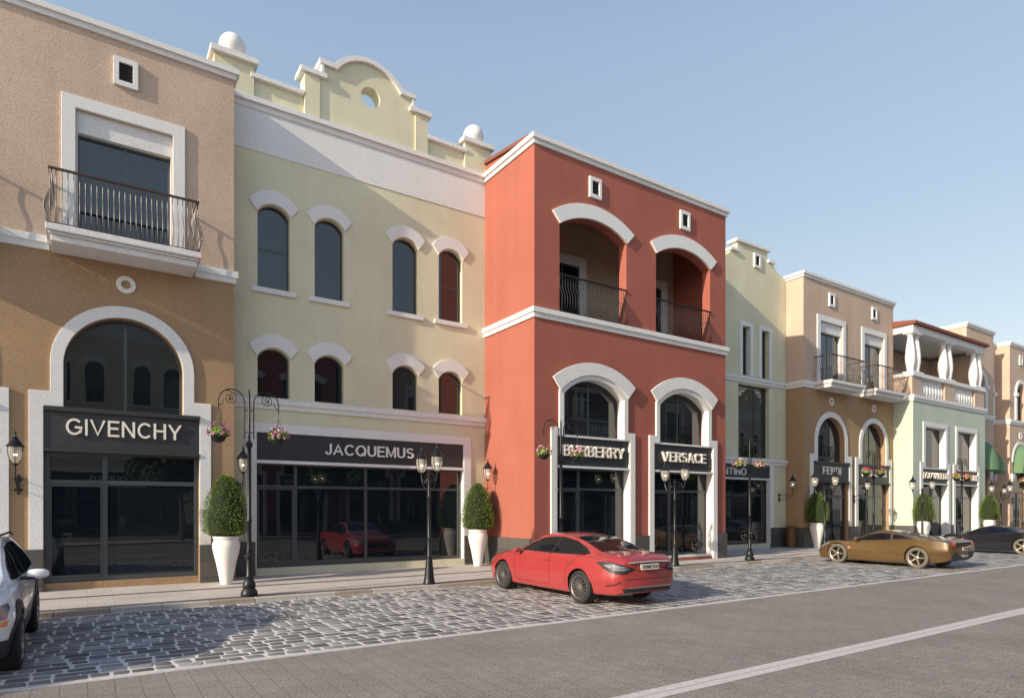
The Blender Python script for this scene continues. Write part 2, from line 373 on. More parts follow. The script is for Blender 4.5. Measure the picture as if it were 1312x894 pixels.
def med_bay(B, T, cx, text, upper=True):
    """one bay: shopfront with arch above, round ornament, balcony door"""
    # white arch surround with shoulders
    out = [(cx - 1.83, 1.04), (cx - 1.57, 1.04), (cx - 1.57, 4.22), (cx - 1.205, 4.22), (cx - 1.205, 5.21)] + arc(cx - 1.205, cx + 1.205, 5.21, 6.41, 24)[::-1][1:] + \
          [(cx + 1.205, 4.22), (cx + 1.57, 4.22), (cx + 1.57, 1.04), (cx + 1.83, 1.04), (cx + 1.83, 4.56), (cx + 1.45, 4.56)] + arc(cx - 1.45, cx + 1.45, 5.23, 6.68, 24) + [(cx - 1.45, 4.56), (cx - 1.83, 4.56)]
    MB().plate(out, (), -.045, .003, T).obj('arch_surround', M['white'], B, .008)
    window(B, T, archp(cx - 1.2, cx + 1.2, 4.2, 5.21, 6.40, 24), .24, .05, [(cx - .03, 4.22, cx + .03, 6.37)], name='arch_window')
    sg = MB(); sg.plate(rect(cx - 1.565, 3.25, cx + 1.565, 4.2), (), -.02, .1, T)
    for z0, z1, d in ((3.22, 3.29, -.07), (4.13, 4.23, -.09)): sg.plate(rect(cx - 1.566, z0, cx + 1.566, z1), (), d, .099, T)
    s = sg.obj('sign_board', M['sign'], B, .006)
    if text:
        w = {'GIVENCHY': 1.16, 'FENDI': .78, 'MONCLER': 1.2}.get(text, 1.0)
        glyph_text(s, text, T, cx - w, cx + w, 3.61, 3.98, -.021, 'lettersteel' if text == 'GIVENCHY' else 'letter', .05)
    f = MB(); f.plate(rect(cx - 1.57, .27, cx + 1.57, 3.24), [rect(cx - 1.47, .37, cx - .46, 2.50), rect(cx - .36, .37, cx + 1.47, 2.50), rect(cx - 1.47, 2.60, cx - .46, 3.18), rect(cx - .36, 2.60, cx + 1.47, 3.18)], .16, .23, T)
    f = f.obj('shopfront_frame', M['frame'], B, .004)
    d = MB(); d.plate(rect(cx - 1.465, .375, cx - .465, 2.495), [rect(cx - 1.43, .43, cx - .50, 2.45)], .15, .20, T); d = d.obj('door', M['frame'], B)
    MB().plate(rect(cx - 1.52, .32, cx + 1.52, 3.2), (), .185, .20, T).obj('shop_window', M['glass'], B)
    MB().plate(rect(cx - 1.568, ZG - .02, cx + 1.568, .268), (), .10, .29, T).obj('threshold', M['ochre'], B)
    if not upper: return
    oculus(B, T, cx)
    # balcony door
    MB().plate([(cx - 1.245, 8.03), (cx - .98, 8.03), (cx - .98, 11.02), (cx + .98, 11.02), (cx + .98, 8.03), (cx + 1.245, 8.03), (cx + 1.245, 11.30), (cx - 1.245, 11.30)], (), -.05, .003, T).obj('door_surround', M['white'], B, .008)
    MB().plate([(cx - .979, 8.0), (cx - .94, 8.0), (cx - .94, 10.52), (cx + .94, 10.52), (cx + .94, 8.0), (cx + .979, 8.0), (cx + .979, 11.019), (cx - .979, 11.019)], (), .06, .29, T).obj('lintel_panel', M['whites'], B)
    window(B, T, rect(cx - .938, 8.0, cx + .938, 10.518), .2, .05, [(cx - .035, 8.05, cx + .035, 10.47)], name='balcony_door')
    vent(B, T, cx)
    x0, x1 = cx - 1.5, cx + 1.5
    # slab
    def Y(d): return T(0, d, 0)[1]
    mb = MB(); mb.box(x0 + .09, x1 - .09, Y(-.80), Y(.003), 7.66, 7.80); mb.box(x0 + .05, x1 - .05, Y(-.86), Y(.0025), 7.80, 7.85); mb.box(x0, x1, Y(-.92), Y(.002), 7.852, 7.99)
    s = mb.obj('balcony_slab', M['whites'], B, .012)
    railing(B, x0 + .08, x1 - .08, Y(-.86), Y(0), 7.99, 9.2)

def med_wall(B, T, x0, x1, cxs, ydeep=9, awn=False):
    low = MB(); up = MB(); y = T(0, 0, 0)[1]
    def lo_open(cx): return [(cx - 1.57, ZG), (cx + 1.57, ZG), (cx + 1.57, 4.22), (cx + 1.205, 4.22)] + arc(cx - 1.205, cx + 1.205, 5.21, 6.41, 24) + [(cx - 1.205, 4.22), (cx - 1.57, 4.22)]
    # notch the openings out of the outline (they reach the ground)
    outl = [(x0, -.3)]
    for cx in sorted(cxs):
        o = lo_open(cx); o = [(o[0][0], -.3)] + o[-1:0:-1][:]  # left going up, over, down to the right
        outl += [(cx - 1.57, -.3)] + [(cx - 1.57, 4.22), (cx - 1.205, 4.22)] + arc(cx - 1.205, cx + 1.205, 5.21, 6.41, 24)[::-1] + [(cx + 1.205, 4.22), (cx + 1.57, 4.22), (cx + 1.57, -.3)]
    outl += [(x1, -.3), (x1, 7.7), (x0, 7.7)]
    low.plate(outl, (), 0, .3, T)
    low.box(x0 + .001, x1 - .001, y + .302, y + ydeep, -.3, 7.699)
    low.obj('lower_wall', M['ochre'], B)
    up.plate(rect(x0, 7.702, x1, 12.95), [rect(cx - .98, 8.0, cx + .98, 11.02) for cx in cxs], 0, .3, T)
    up.box(x0 + .001, x1 - .001, y + .302, y + ydeep, 7.702, 12.9)
    up.obj('upper_wall', M['peach'], B)
    # plinth between openings
    pl = MB(); e = [x0 - .03] + [v for cx in sorted(cxs) for v in (cx - 1.573, cx + 1.573)] + [x1 + .03]
    for a, b in zip(e[::2], e[1::2]):
        pl = MB().plate(rect(a, -.2, b, 1.04), (), -.06, .002, T)
        if b == e[-1]: pl.box(x1 + .001, x1 + .03, y + .001, y + ydeep, -.2, 1.04)
        if a == e[0]: pl.box(x0 - .03, x0 - .001, y + .001, y + ydeep, -.2, 1.04)
        pl.obj('plinth', M['gblocks'], B, .006)
    c = MB(); c.sweep([(x0, y + ydeep), (x0, y), (x1, y), (x1, y + ydeep)], cornice_prof(12.88)); c.obj('cornice', M['white'], B, .006)
    # string course, interrupted by balconies
    s = MB(); segs = []; p = (x0, y + ydeep); cur = [p, (x0, y)]
    for cx in sorted(cxs):
        cur.append((cx - 1.462, y)); segs.append(cur); cur = [(cx + 1.462, y)]
    cur += [(x1, y), (x1, y + ydeep)]; segs.append(cur)
    for g in segs: MB().sweep(g, cornice_prof(7.68, .12, .22, .14, .16)).obj('string_course', M['white'], B, .006)

def Bldg(name, label, loc, group=None): return thing(name, label, 'building', loc, group)

# B1 ------------------------------------------------ beige corner at the left
def make_b1():
    Y1 = 17.6; T = Fr(Y1)
    B = Bldg('arcaded_building', 'beige and ochre building at the left edge with an arched GIVENCHY shopfront and balcony', (-3, Y1, 0))
    cxs = [.75, -3.25]
    med_wall(B, T, -5.4, 3.12, cxs)
    for cx, t in zip(cxs, ['GIVENCHY', None]): med_bay(B, T, cx, t)
    return B
# B2 ------------------------------------------------ cream building with gable
def make_b2():
    Y2 = 18.5; T = Fr(Y2); x0, x1 = 3.12, 11.15; C = 7.08
    B = Bldg('gabled_building', 'pale yellow building with a curved gable, two stone balls and a wide JACQUEMUS shopfront', (C, Y2, 0))
    wx = [C - 2.77, C - 1.21, C + 1.18, C + 2.77]
    wins = []
    mb = MB()
    for z in (8.03, 5.02):
        for i, c in enumerate(wx):
            zz = (8.03, 10.07, 10.35) if z > 8 else (5.02, 6.10, 6.38)
            wins.append((archp(c - .43, c + .43, *zz, 14), i, z))
    o = [(x0, -.3), (C - 3.26, -.3), (C - 3.26, 4.04), (C + 3.27, 4.04), (C + 3.27, -.3), (x1, -.3), (x1, 13.05), (x0, 13.05)]
    mb.plate(o, [w[0] for w in wins], 0, .3, T)
    mb.box(x0 + .001, x1 - .001, Y2 + .302, Y2 + 9, -.3, 12.9)
    mb.obj('wall', M['cream'], B)
    for poly, i, z in wins:
        c = wx[i]
        zb = [(c - .4, 9.12, c + .4, 9.17)] if (z > 8 and i in (0, 3)) else []
        window(B, T, poly, .15, .035, zb)
        up = z > 8
        MB().plate(hood(c, .66, (10.38 if up else 6.41), (10.74 if up else 6.77), .45, (10.10 if up else 6.13), (10.37 if up else 6.40)), (), -.05, .003, T).obj('window_hood', M['white'], B, .006)
        if up: MB().plate(rect(c - .6, 7.88, c + .6, 8.02), (), -.07, .003, T).obj('window_sill', M['white'], B, .008)
    MB().plate(rect(x0 + .002, 11.72, x1 - .002, 12.86), (), -.02, .003, T).obj('frieze', M['white'], B, .006)
    e = MB().sweep([(x0 + .002, Y2), (x1 - .002, Y2)], [(-.02, 12.84), (.05, 12.84), (.05, 12.97), (.06, 13.0), (.12, 13.0), (.12, 13.14), (-.5, 13.2), (-.5, 13.1)]); e.obj('cornice', M['white'], B, .006)
    MB().sweep([(x0 + .002, Y2), (x1 - .002, Y2)], [(-.02, 4.69), (.05, 4.69), (.06, 4.80), (.11, 4.83), (.11, 4.95), (-.02, 5.0)]).obj('string_course', M['white'], B, .006)
    # gable parapet
    g = MB()
    body = [(C - 1.93, 13.1), (C + 1.93, 13.1), (C + 1.93, 14.38), (C + 1.42, 14.38), (C + 1.42, 14.8), (C + 1.05, 14.8)] + arc(C - 1.02, C + 1.02, 14.82, 15.32, 18) + [(C - 1.05, 14.8), (C - 1.42, 14.8), (C - 1.42, 14.38), (C - 1.93, 14.38)]
    g.plate(body, [circ(C + .05, 14.35, .3)[::-1]], .0, .42, T)
    for sg in (-1, 1):
        a, b = sorted((C + sg * 1.93, C + sg * 3.3)); g.plate(rect(a, 13.1, b, 13.72), (), .06, .32, T)
        c = C + sg * 3.79; g.plate(rect(c - .5, 13.1, c + .5, 14.05), (), -.02, .55, T)
        a, b = sorted((C + sg * 1.5, C + sg * 1.93)); g.plate(rect(a, 13.12, b, 14.37), (), -.05, -.001, T)
    gb = g.obj('gable', M['cream'], B, .006)
    cp = MB()
    cp.plate(arc(C - 1.12, C + 1.12, 14.84, 15.44, 18) + arc(C - 1.0, C + 1.0, 14.74, 15.30, 18)[::-1], (), -.1, .50, T)
    for sg in (-1, 1):
        a, b = sorted((C + sg * 1.0, C + sg * 1.52)); cp.plate(rect(a, 14.76, b, 14.90), (), -.101, .499, T)
        a, b = sorted((C + sg * 1.30, C + sg * 2.06)); cp.plate(rect(a, 14.36, b, 14.50), (), -.12, .51, T)
        a, b = sorted((C + sg * 1.38, C + sg * 1.46)); cp.plate(rect(a, 14.5, b, 14.759), (), -.08, .48, T)
        a, b = sorted((C + sg * 1.94, C + sg * 3.38)); cp.plate(rect(a, 13.70, b, 13.82), (), -.06, .44, T)
        c = C + sg * 3.79; cp.plate(rect(c - .60, 14.03, c + .60, 14.17), (), -.14, .67, T)
    cp.obj('gable_coping', M['white'], B, .01)
    for sg in (-1, 1):
        bl = MB().sphere((C + sg * 3.79, Y2 + .27, 14.50), .345, 28); bl.lathe([(.2, 14.165), (.2, 14.21), (.13, 14.23), (.12, 14.3)], (C + sg * 3.79, Y2 + .27, 0), 20); bl.obj('stone_ball', M['white'], B)
    # shopfront
    MB().plate([(C - 3.52, 1.04), (C - 3.26, 1.04), (C - 3.26, 4.04), (C + 3.27, 4.04), (C + 3.27, 1.04), (C + 3.53, 1.04), (C + 3.53, 4.30), (C - 3.52, 4.30)], (), -.035, .003, T).obj('shop_surround', M['white'], B, .008)
    j = MB(); j.plate(rect(C + 3.235, .3, C + 3.269, 4.03), (), -.03, .15, T); j.plate(rect(C - 3.259, .3, C - 3.225, 4.03), (), -.03, .15, T); j.plate(rect(C - 3.22, 3.20, C + 3.23, 3.285), (), -.025, .14, T); j.obj('jamb_lining', M['white'], B)
    s = MB().plate(rect(C - 3.22, 3.288, C + 3.23, 4.03), (), .0, .12, T).obj('sign_board', M['sign'], B)
    glyph_text(s, 'JACQUEMUS', T, 5.74, 8.53, 3.51, 3.83, -.001, 'letter', .05, .02)
    def mull(x, w=.035): return (x - w, x + w)
    xs = [C - 3.22, 4.95, 7.04, 9.14, C + 3.23]
    hs = []
    for a, b in zip(xs, xs[1:]): hs += [rect(a + .045, .40, b - .045, 2.52), rect(a + .045, 2.60, b - .045, 3.15)]
    MB().plate(rect(xs[0], .30, xs[-1], 3.2), hs, .17, .24, T).obj('shopfront_frame', M['frame'], B, .004)
    d = MB().plate(rect(xs[0] + .05, .41, xs[1] - .05, 2.51), [rect(xs[0] + .10, .46, xs[1] - .10, 2.47)], .155, .215, T).obj('door', M['frame'], B)
    MB().plate(rect(xs[0] + .02, .33, xs[-1] - .02, 3.18), (), .2, .215, T).obj('shop_window', M['glass'], B)
    MB().plate(rect(C - 3.258, ZG - .02, C + 3.268, .298), (), -.04, .28, T).obj('threshold', M['cream'], B)
    MB().plate(rect(x0 + .003, -.2, C - 3.262, 1.04), (), -.05, .002, T).obj('plinth', M['gblocks'], B, .006); MB().plate(rect(C + 3.272, -.2, x1 - .003, 1.04), (), -.05, .002, T).obj('plinth', M['gblocks'], B, .006)
    return B
# B3 ------------------------------------------------ red building
def make_b3():
    Y3 = 15.63; T = Fr(Y3); x0, x1 = 11.15, 19.96
    B = Bldg('corner_building', 'terracotta red building with white arch hoods above BURBERRY and VERSACE shopfronts', (15.5, Y3, 0))
    cs = [13.5, 17.68]
    lo = MB(); outl = [(x0, -.3)]
    for c in cs: outl += [(c - 1.54, -.3), (c - 1.54, 4.19), (c - 1.27, 4.19)] + arc(c - 1.27, c + 1.27, 5.52, 6.05, 18)[::-1] + [(c + 1.27, 4.19), (c + 1.54, 4.19), (c + 1.54, -.3)]
    outl += [(x1, -.3), (x1, 7.75), (x0, 7.75)]
    lo.plate(outl, (), 0, .42, T); lo.box(x0 + .001, x1 - .001, Y3 + .422, Y3 + 11, -.3, 7.749); lo.obj('lower_wall', M['red'], B)
    up = MB()
    up.plate(rect(x0, 7.752, x1, 13.0), [archp(c - 1.4, c + 1.4, 7.96, 10.70, 11.12, 18) for c in cs], 0, .35, T)
    up.box(x0, x0 + .3, Y3 + .351, Y3 + 11, 7.752, 13.0); up.box(x1 - .3, x1, Y3 + .351, Y3 + 11, 7.752, 13.0)
    up.box(x0 + .301, x1 - .301, Y3 + .351, Y3 + 11, 12.2, 12.99)
    up.obj('upper_wall', M['red'], B)
    il = MB(); il.box(x0 + .301, x1 - .301, Y3 + 2.3, Y3 + 11, 7.752, 12.199); il.obj('loggia_wall', M['peach'], B)
    for c in cs:
        T2 = Fr(Y3 + 2.3)
        MB().plate([(c - .55, 7.76), (c - .3, 7.76), (c - .3, 10.6), (c + 1.22, 10.6), (c + 1.22, 7.76), (c + 1.55, 7.76), (c + 1.55, 10.93), (c - .55, 10.93)], (), -.1, -.003, T2).obj('door_surround', M['white'], B, .006)
        window(B, T2, rect(c - .298, 7.76, c + 1.218, 10.598), -.06, .06, [(c + .43, 7.8, c + .48, 10.54)], name='loggia_door', fd=.056)
    for c in cs:
        MB().plate(hood(c, 1.70, 11.03, 11.57, 1.40, 10.70, 11.12, 18), (), -.08, .003, T).obj('arch_hood', M['white'], B, .01)
        vent(B, T, c + .02)
        railing(B, c - 1.38, c + 1.38, Y3 - .02, Y3 + .3, 7.98, 9.17, sides=False, mat='iron', bm='iron', belly=.1)
        # ground floor trim
        out = [(c - 1.755, .1), (c - 1.54, .1), (c - 1.54, 4.19), (c - 1.27, 4.19)] + arc(c - 1.27, c + 1.27, 5.52, 6.05, 18)[::-1] + [(c + 1.27, 4.19), (c + 1.54, 4.19), (c + 1.54, .1), (c + 1.755, .1), (c + 1.755, 4.44), (c + 1.435, 4.44)] + arc(c - 1.435, c + 1.435, 5.6, 6.2, 18) + [(c - 1.435, 4.44), (c - 1.755, 4.44)]
        MB().plate(out, (), -.06, .003, T).obj('arch_surround', M['white'], B, .008)
        MB().plate(hood(c, 1.72, 5.95, 6.56, 1.42, 5.57, 6.17, 18), (), -.12, -.058, T).obj('arch_hood', M['white'], B, .012)
        # white lining of the reveal
        r = MB(); li = [(c - 1.269, 4.2)] + arc(c - 1.269, c + 1.269, 5.52, 6.049, 18)[::-1] + [(c + 1.269, 4.2)]
        ri = [(c + 1.25, 4.2)] + arc(c - 1.25, c + 1.25, 5.505, 6.03, 18) + [(c - 1.25, 4.2)]
        r.plate(li + ri, (), -.055, .26, T)
        for a in (-1.539, 1.519): r.plate(rect(c + a, .12, c + a + .02, 4.18), (), -.055, .26, T)
        for z in (3.215, 4.165): r.plate(rect(c - 1.518, z, c + 1.518, z + .06), (), -.045, .2, T)
        r.obj('reveal_lining', M['white'], B)
        window(B, T, archp(c - 1.249, c + 1.249, 4.226, 5.50, 6.028, 18), .3, .05, [(c - .03, 4.25, c + .03, 5.98)], name='arch_window')
        s = MB().plate(rect(c - 1.516, 3.277, c + 1.516, 4.163), (), .03, .18, T).obj('sign_board', M['sign'], B)
        t, w = (('BURBERRY', 1.27), ('VERSACE', 1.12))[c > 15]
        glyph_text(s, t, T, c - w, c + w, 3.58, 3.92, .029, 'lettersteel', .10, .02)
        dx = c - .42
        hs = [rect(c - 1.47, .36, dx - .05, 2.52), rect(dx + .05, .36, c + 1.47, 2.52), rect(c - 1.47, 2.60, dx - .05, 3.16), rect(dx + .05, 2.60, c + 1.47, 3.16)]
        MB().plate(rect(c - 1.517, .28, c + 1.517, 3.213), hs, .28, .35, T).obj('shopfront_frame', M['frame'], B, .004)
        d = MB().plate(rect(c - 1.465, .365, dx - .055, 2.515), [rect(c - 1.42, .41, dx - .10, 2.47)], .265, .32, T).obj('door', M['frame'], B)
        MB().plate(rect(c - 1.49, .3, c + 1.49, 3.2), (), .305, .32, T).obj('shop_window', M['glass'], B)
        th = MB(); th.plate(rect(c - 1.517, .08, c + 1.517, .215), (), .0, .4, T); th = th.obj('threshold', M['red'], B)
        MB().plate(rect(c - 1.517, .217, c + 1.517, .278), (), .0, .4, T).obj('sill', M['white'], th)
    pl = MB(); e = [x0 - .03, cs[0] - 1.757, cs[0] + 1.757, cs[1] - 1.757, cs[1] + 1.757, x1 + .03]
    for a, b in zip(e[::2], e[1::2]):
        pl = MB().plate(rect(a, -.2, b, 1.03), (), -.06 if a > x0 else -.03, .002, T)
        if a == e[0]: pl.box(x0 - .03, x0 - .001, Y3 + .001, Y3 + 11, -.2, 1.03)
        if b == e[-1]: pl.box(x1 + .001, x1 + .03, Y3 + .001, Y3 + 11, -.2, 1.03)
        pl.obj('plinth', M['gblocks'], B, .006)
    MB().sweep([(x0, Y3 + 5), (x0, Y3), (x1, Y3), (x1, Y3 + 5)], cornice_prof(12.87, .13, .29, .13, .14)).obj('cornice', M['white'], B, .006)
    MB().sweep([(x0, Y3 + 5), (x0, Y3), (x1, Y3), (x1, Y3 + 5)], cornice_prof(7.68, .13, .25, .14, .15)).obj('string_course', M['white'], B, .006)
    # shallow pitched roof behind the cornice
    w = MB(); Ts = Sd(x0 + .02)
    w.plate([(Y3 + .3, 12.9), (Y3 + 11, 12.9), (Y3 + 11, 14.55), (Y3 + .3, 13.12)], (), 0, x1 - x0 - .04, Ts); rf = w.obj('roof', M['red'], B)
    w = MB(); w.plate([(Y3 + .28, 13.16), (Y3 + 11, 14.6), (Y3 + 11, 14.72), (Y3 + .28, 13.27)], (), -.06, x1 - x0 + .02, Ts); w.obj('roof_tiles', M['terra'], rf)
    return B
# B4 ------------------------------------------------ narrow lime building
def make_b4():
    Y4 = 18.5; T = Fr(Y4); x0, x1 = 19.98, 28.10; C = 25.66
    B = Bldg('narrow_building', 'pale lime building with stepped parapet and tall plain window over the VALENTINO shopfront', (C - 2, Y4, 0))
    par = [(x0, -.3), (21.8, -.3), (21.8, 3.95), (26.83, 3.95), (26.83, -.3), (x1, -.3), (x1, 12.98), (27.9, 13.02), (27.5, 13.16), (27.2, 13.36), (27.05, 13.55), (26.65, 13.55), (26.65, 14.0), (24.45, 14.0), (24.45, 13.55), (24.05, 13.55), (23.9, 13.36), (23.5, 13.16), (23.0, 13.02), (x0, 12.98)]
    wn = [rect(24.78, 8.02, 25.36, 10.25), rect(26.19, 8.02, 26.77, 10.25), rect(24.52, 4.28, 26.79, 7.60)]
    mb = MB(); mb.plate(par, wn, 0, .3, T); mb.box(x0 + .001, x1 - .001, Y4 + .302, Y4 + 8, -.3, 12.9); mb.obj('wall', M['lime'], B)
    for w in wn[:2]:
        MB().plate([(w[0][0] - .2, 8.0), (w[0][0], 8.0), (w[3][0], w[3][1]), (w[2][0], w[2][1]), (w[1][0], 8.0), (w[1][0] + .2, 8.0), (w[2][0] + .2, 10.46), (w[3][0] - .2, 10.46)], (), -.045, .003, T).obj('window_surround', M['white'], B, .006)
    MB().plate(rect(25.341, 8.0, 25.36, 10.24), (), -.04, .2, T).obj('reveal_lining', M['white'], B)
    window(B, T, rect(24.78, 8.02, 25.36, 10.25), .2, .05); window(B, T, rect(26.19, 8.02, 26.77, 10.25), .2, .05, [(26.24, 9.0, 26.72, 9.05)])
    window(B, T, wn[2], .2, .05, [(25.90, 4.3, 25.96, 7.56), (24.55, 6.50, 26.75, 6.55)], mat='dframe', name='tall_window')
    vent(B, T, 25.85, 13.06)
    cp = MB()
    for a, b, z in ((23.92, 24.44, 13.5), (26.66, 27.2, 13.5), (24.3, 26.8, 13.98)): cp.plate(rect(a, z, b, z + .13), (), -.1, .45, T)
    cp.obj('parapet_coping', M['white'], B, .008)
    MB().sweep([(x0 + .003, Y4), (x1 - .2, Y4)], [(-.02, 7.68), (.05, 7.68), (.06, 7.8), (.1, 7.82), (.1, 7.93), (-.02, 7.97)]).obj('string_course', M['white'], B, .006)
    MB().sweep([(x0 + .003, Y4), (x1 + .0, Y4)], [(-.02, 3.97), (.06, 3.97), (.07, 4.1), (.12, 4.12), (.12, 4.24), (-.02, 4.27)]).obj('lower_cornice', M['white'], B, .006)
    MB().plate([(26.83, 1.04), (27.07, 1.04), (27.07, 3.965), (26.83, 3.965)], (), -.06, .003, T).obj('shop_surround', M['white'], B, .006)
    j = MB(); j.plate(rect(26.8, .3, 26.829, 3.3), (), -.055, .15, T); j.plate(rect(21.85, 3.27, 26.79, 3.34), (), -.05, .12, T); j.obj('jamb_lining', M['white'], B)
    s = MB().plate(rect(21.82, 3.342, 26.81, 3.945), (), .0, .12, T).obj('sign_board', M['sign'], B)
    glyph_text(s, 'VALENTINO', T, 22.0, 25.05, 3.46, 3.78, -.001, 'letter', .04)
    xs = [21.85, 23.6, 25.5, 26.8]; hs = []
    for a, b in zip(xs, xs[1:]): hs += [rect(a + .04, .40, b - .04, 2.52), rect(a + .04, 2.6, b - .04, 3.22)]
    MB().plate(rect(xs[0], .32, xs[-1], 3.268), hs, .17, .24, T).obj('shopfront_frame', M['dframe'], B, .004)
    MB().plate(rect(xs[0] + .02, .35, xs[-1] - .02, 3.25), (), .2, .215, T).obj('shop_window', M['glass'], B)
    MB().plate(rect(21.81, ZG - .02, 26.82, .315), (), -.04, .28, T).obj('threshold', M['lime'], B)
    pl = MB(); pl.plate(rect(26.832, -.2, x1 - .003, 1.04), (), -.05, .002, T); pl.obj('plinth', M['gblocks'], B, .006); MB().plate(rect(x0 + .03, -.2, 21.79, 1.04), (), -.05, .002, T).obj('plinth', M['gblocks'], B, .006)
    return B
def make_b5():
    Y5 = 17.6; T = Fr(Y5)
    B = Bldg('arcaded_building', 'beige and brown building with two balconies above arched FENDI and MONCLER shopfronts', (32, Y5, 0))
    med_wall(B, T, 28.13, 36.5, [30.47, 34.47])
    med_bay(B, T, 30.47, 'FENDI'); med_bay(B, T, 34.47, 'MONCLER')
    return B
def vase(mb, c, z0, z1, r, n=16):
    H = z1 - z0; prof = [(r * .95, 0), (r * .95, .03), (r * .62, .05), (r * .7, .10), (r * 1.0, .3), (r * 1.02, .42), (r * .86, .62), (r * .58, .84), (r * .5, .9), (r * .72, .93), (r * .72, .945), (r * .95, .96), (r * .95, 1)]
    mb.lathe([(a, z0 + H * z) for a, z in prof], (c[0], c[1], 0), n)
def make_b6():
    Y6 = 16.61; T = Fr(Y6); x0, x1 = 36.53, 45.49
    B = Bldg('loggia_building', 'mint green building with white columns and balustrade on its upper terrace', (41, Y6, 0))
    cs = [39.05, 42.95]
    lo = MB(); o = [(x0, -.3)]
    for c in cs: o += [(c - 1.5, -.3), (c - 1.5, 4.17), (c - 1.2, 4.17), (c - 1.2, 6.4), (c + 1.2, 6.4), (c + 1.2, 4.17), (c + 1.5, 4.17), (c + 1.5, -.3)]
    o += [(x1, -.3), (x1, 7.7), (x0, 7.7)]
    lo.plate(o, (), 0, .45, T); lo.box(x0 + .001, x1 - .001, Y6 + .452, Y6 + 9, -.3, 7.699); lo.obj('lower_wall', M['mint'], B)
    for i, c in enumerate(cs):
        MB().plate([(c - 1.77, .1), (c - 1.5, .1), (c - 1.5, 4.17), (c - 1.2, 4.17), (c - 1.2, 6.4), (c + 1.2, 6.4), (c + 1.2, 4.17), (c + 1.5, 4.17), (c + 1.5, .1), (c + 1.77, .1), (c + 1.77, 4.46), (c + 1.45, 4.46), (c + 1.45, 6.64), (c - 1.45, 6.64), (c - 1.45, 4.46), (c - 1.77, 4.46)], (), -.045, .003, T).obj('shop_surround', M['white'], B, .008)
        r = MB(); r.plate([(c - 1.199, 4.2), (c - 1.18, 4.2), (c - 1.18, 6.38), (c + 1.18, 6.38), (c + 1.18, 4.2), (c + 1.199, 4.2), (c + 1.199, 6.399), (c - 1.199, 6.399)], (), -.04, .3, T)
        for a in (-1.499, 1.479): r.plate(rect(c + a, .12, c + a + .02, 4.16), (), -.04, .3, T)
        for z in (3.26, 4.1): r.plate(rect(c - 1.478, z, c + 1.478, z + .07), (), -.03, .2, T)
        r.obj('reveal_lining', M['white'], B)
        window(B, T, rect(c - 1.178, 4.175, c + 1.178, 6.378), .3, .06, [(c - .4, 4.2, c - .34, 6.35)], name='upper_window')
        s = MB().plate(rect(c - 1.476, 3.335, c + 1.476, 4.095), (), .01, .15, T).obj('sign_board', M['sign'], B)
        glyph_text(s, ['DSQUARED2', 'SALVATORE'][i], T, c - 1.45, c + 1.45, 3.58, 3.91, .009, 'lettersteel', .06)
        hs = [rect(c - 1.44, .36, c - .4, 2.52), rect(c - .32, .36, c + 1.44, 2.52), rect(c - 1.44, 2.6, c + 1.44, 3.2)]
        MB().plate(rect(c - 1.478, .28, c + 1.478, 3.255), hs, .33, .4, T).obj('shopfront_frame', M['frame'], B, .004)
        MB().plate(rect(c - 1.46, .3, c + 1.46, 3.24), (), .36, .375, T).obj('shop_window', M['glass'], B)
        MB().plate(rect(c - 1.478, .08, c + 1.478, .278), (), 0, .44, T).obj('threshold', M['mint'], B)
    pl = MB(); e = [x0 - .03, cs[0] - 1.772, cs[0] + 1.772, cs[1] - 1.772, cs[1] + 1.772, x1 + .03]
    for a, b in zip(e[::2], e[1::2]):
        pl = MB().plate(rect(a, -.2, b, 1.03), (), -.05, .002, T)
        if a == e[0]: pl.box(x0 - .03, x0 - .001, Y6 + .001, Y6 + 9, -.2, 1.03)
        pl.obj('plinth', M['gblocks'], B, .006)
    path = [(x0, Y6 + 9), (x0, Y6), (x1, Y6), (x1, Y6 + 9)]
    MB().sweep(path, cornice_prof(7.68, .13, .25, .14, .16)).obj('string_course', M['white'], B, .006)
    fl = MB(); fl.box(x0 + .01, x1 - .01, Y6 + .01, Y6 + 9, 7.702, 7.95); fl.obj('terrace_floor', M['white'], B)
    # balustrade
    pr = MB()
    for a, b in ((x0, x0 + 1.0), (40.3, 41.5), (x1 - 1.3, x1)): MB().box(a, b, Y6 + .04, Y6 + .44, 7.952, 9.0).obj('balustrade_pier', M['peach'], B)
    MB().box(x0, x0 + .4, Y6 + .441, Y6 + 3.5, 7.952, 9.0).obj('balustrade_pier', M['peach'], B)
    tr = MB(); tr.box(x0 - .06, x1 + .06, Y6 - .04, Y6 + .52, 9.0, 9.2); tr.box(x0 - .05, x0 + .48, Y6 + .521, Y6 + 3.5, 9.0, 9.19); tr.obj('top_rail', M['white'], B, .015)
    for a, b in ((x0 + 1.0, 40.3), (41.5, x1 - 1.3)):
        for i in range(8):
            mb = MB(); vase(mb, (a + (b - a) * (i + .5) / 8, Y6 + .24), 7.98, 8.998, .15, 12); mb.obj('baluster', M['white'], B)
    for x in (x0 + .25, x0 + .85, 40.55, 41.2, x1 - 1.0, x1 - .38):
        mb = MB(); vase(mb, (x, Y6 + .25), 9.2, 11.36, .245, 20); mb.box(x - .28, x + .28, Y6 - .03, Y6 + .53, 9.2, 9.27); mb.box(x - .26, x + .26, Y6 - .01, Y6 + .51, 11.28, 11.358); mb.obj('column', M['white'], B)
    li = MB(); li.box(x0 - .03, x1 + .03, Y6 - .02, Y6 + .5, 11.36, 11.72); li.box(x0 - .031, x0 + .4, Y6 + .501, Y6 + 3.4, 11.36, 11.719); li.box(x0 + .401, x1 + .02, Y6 + .501, Y6 + 3.4, 11.55, 11.718); li.obj('lintel', M['whites'], B, .01)
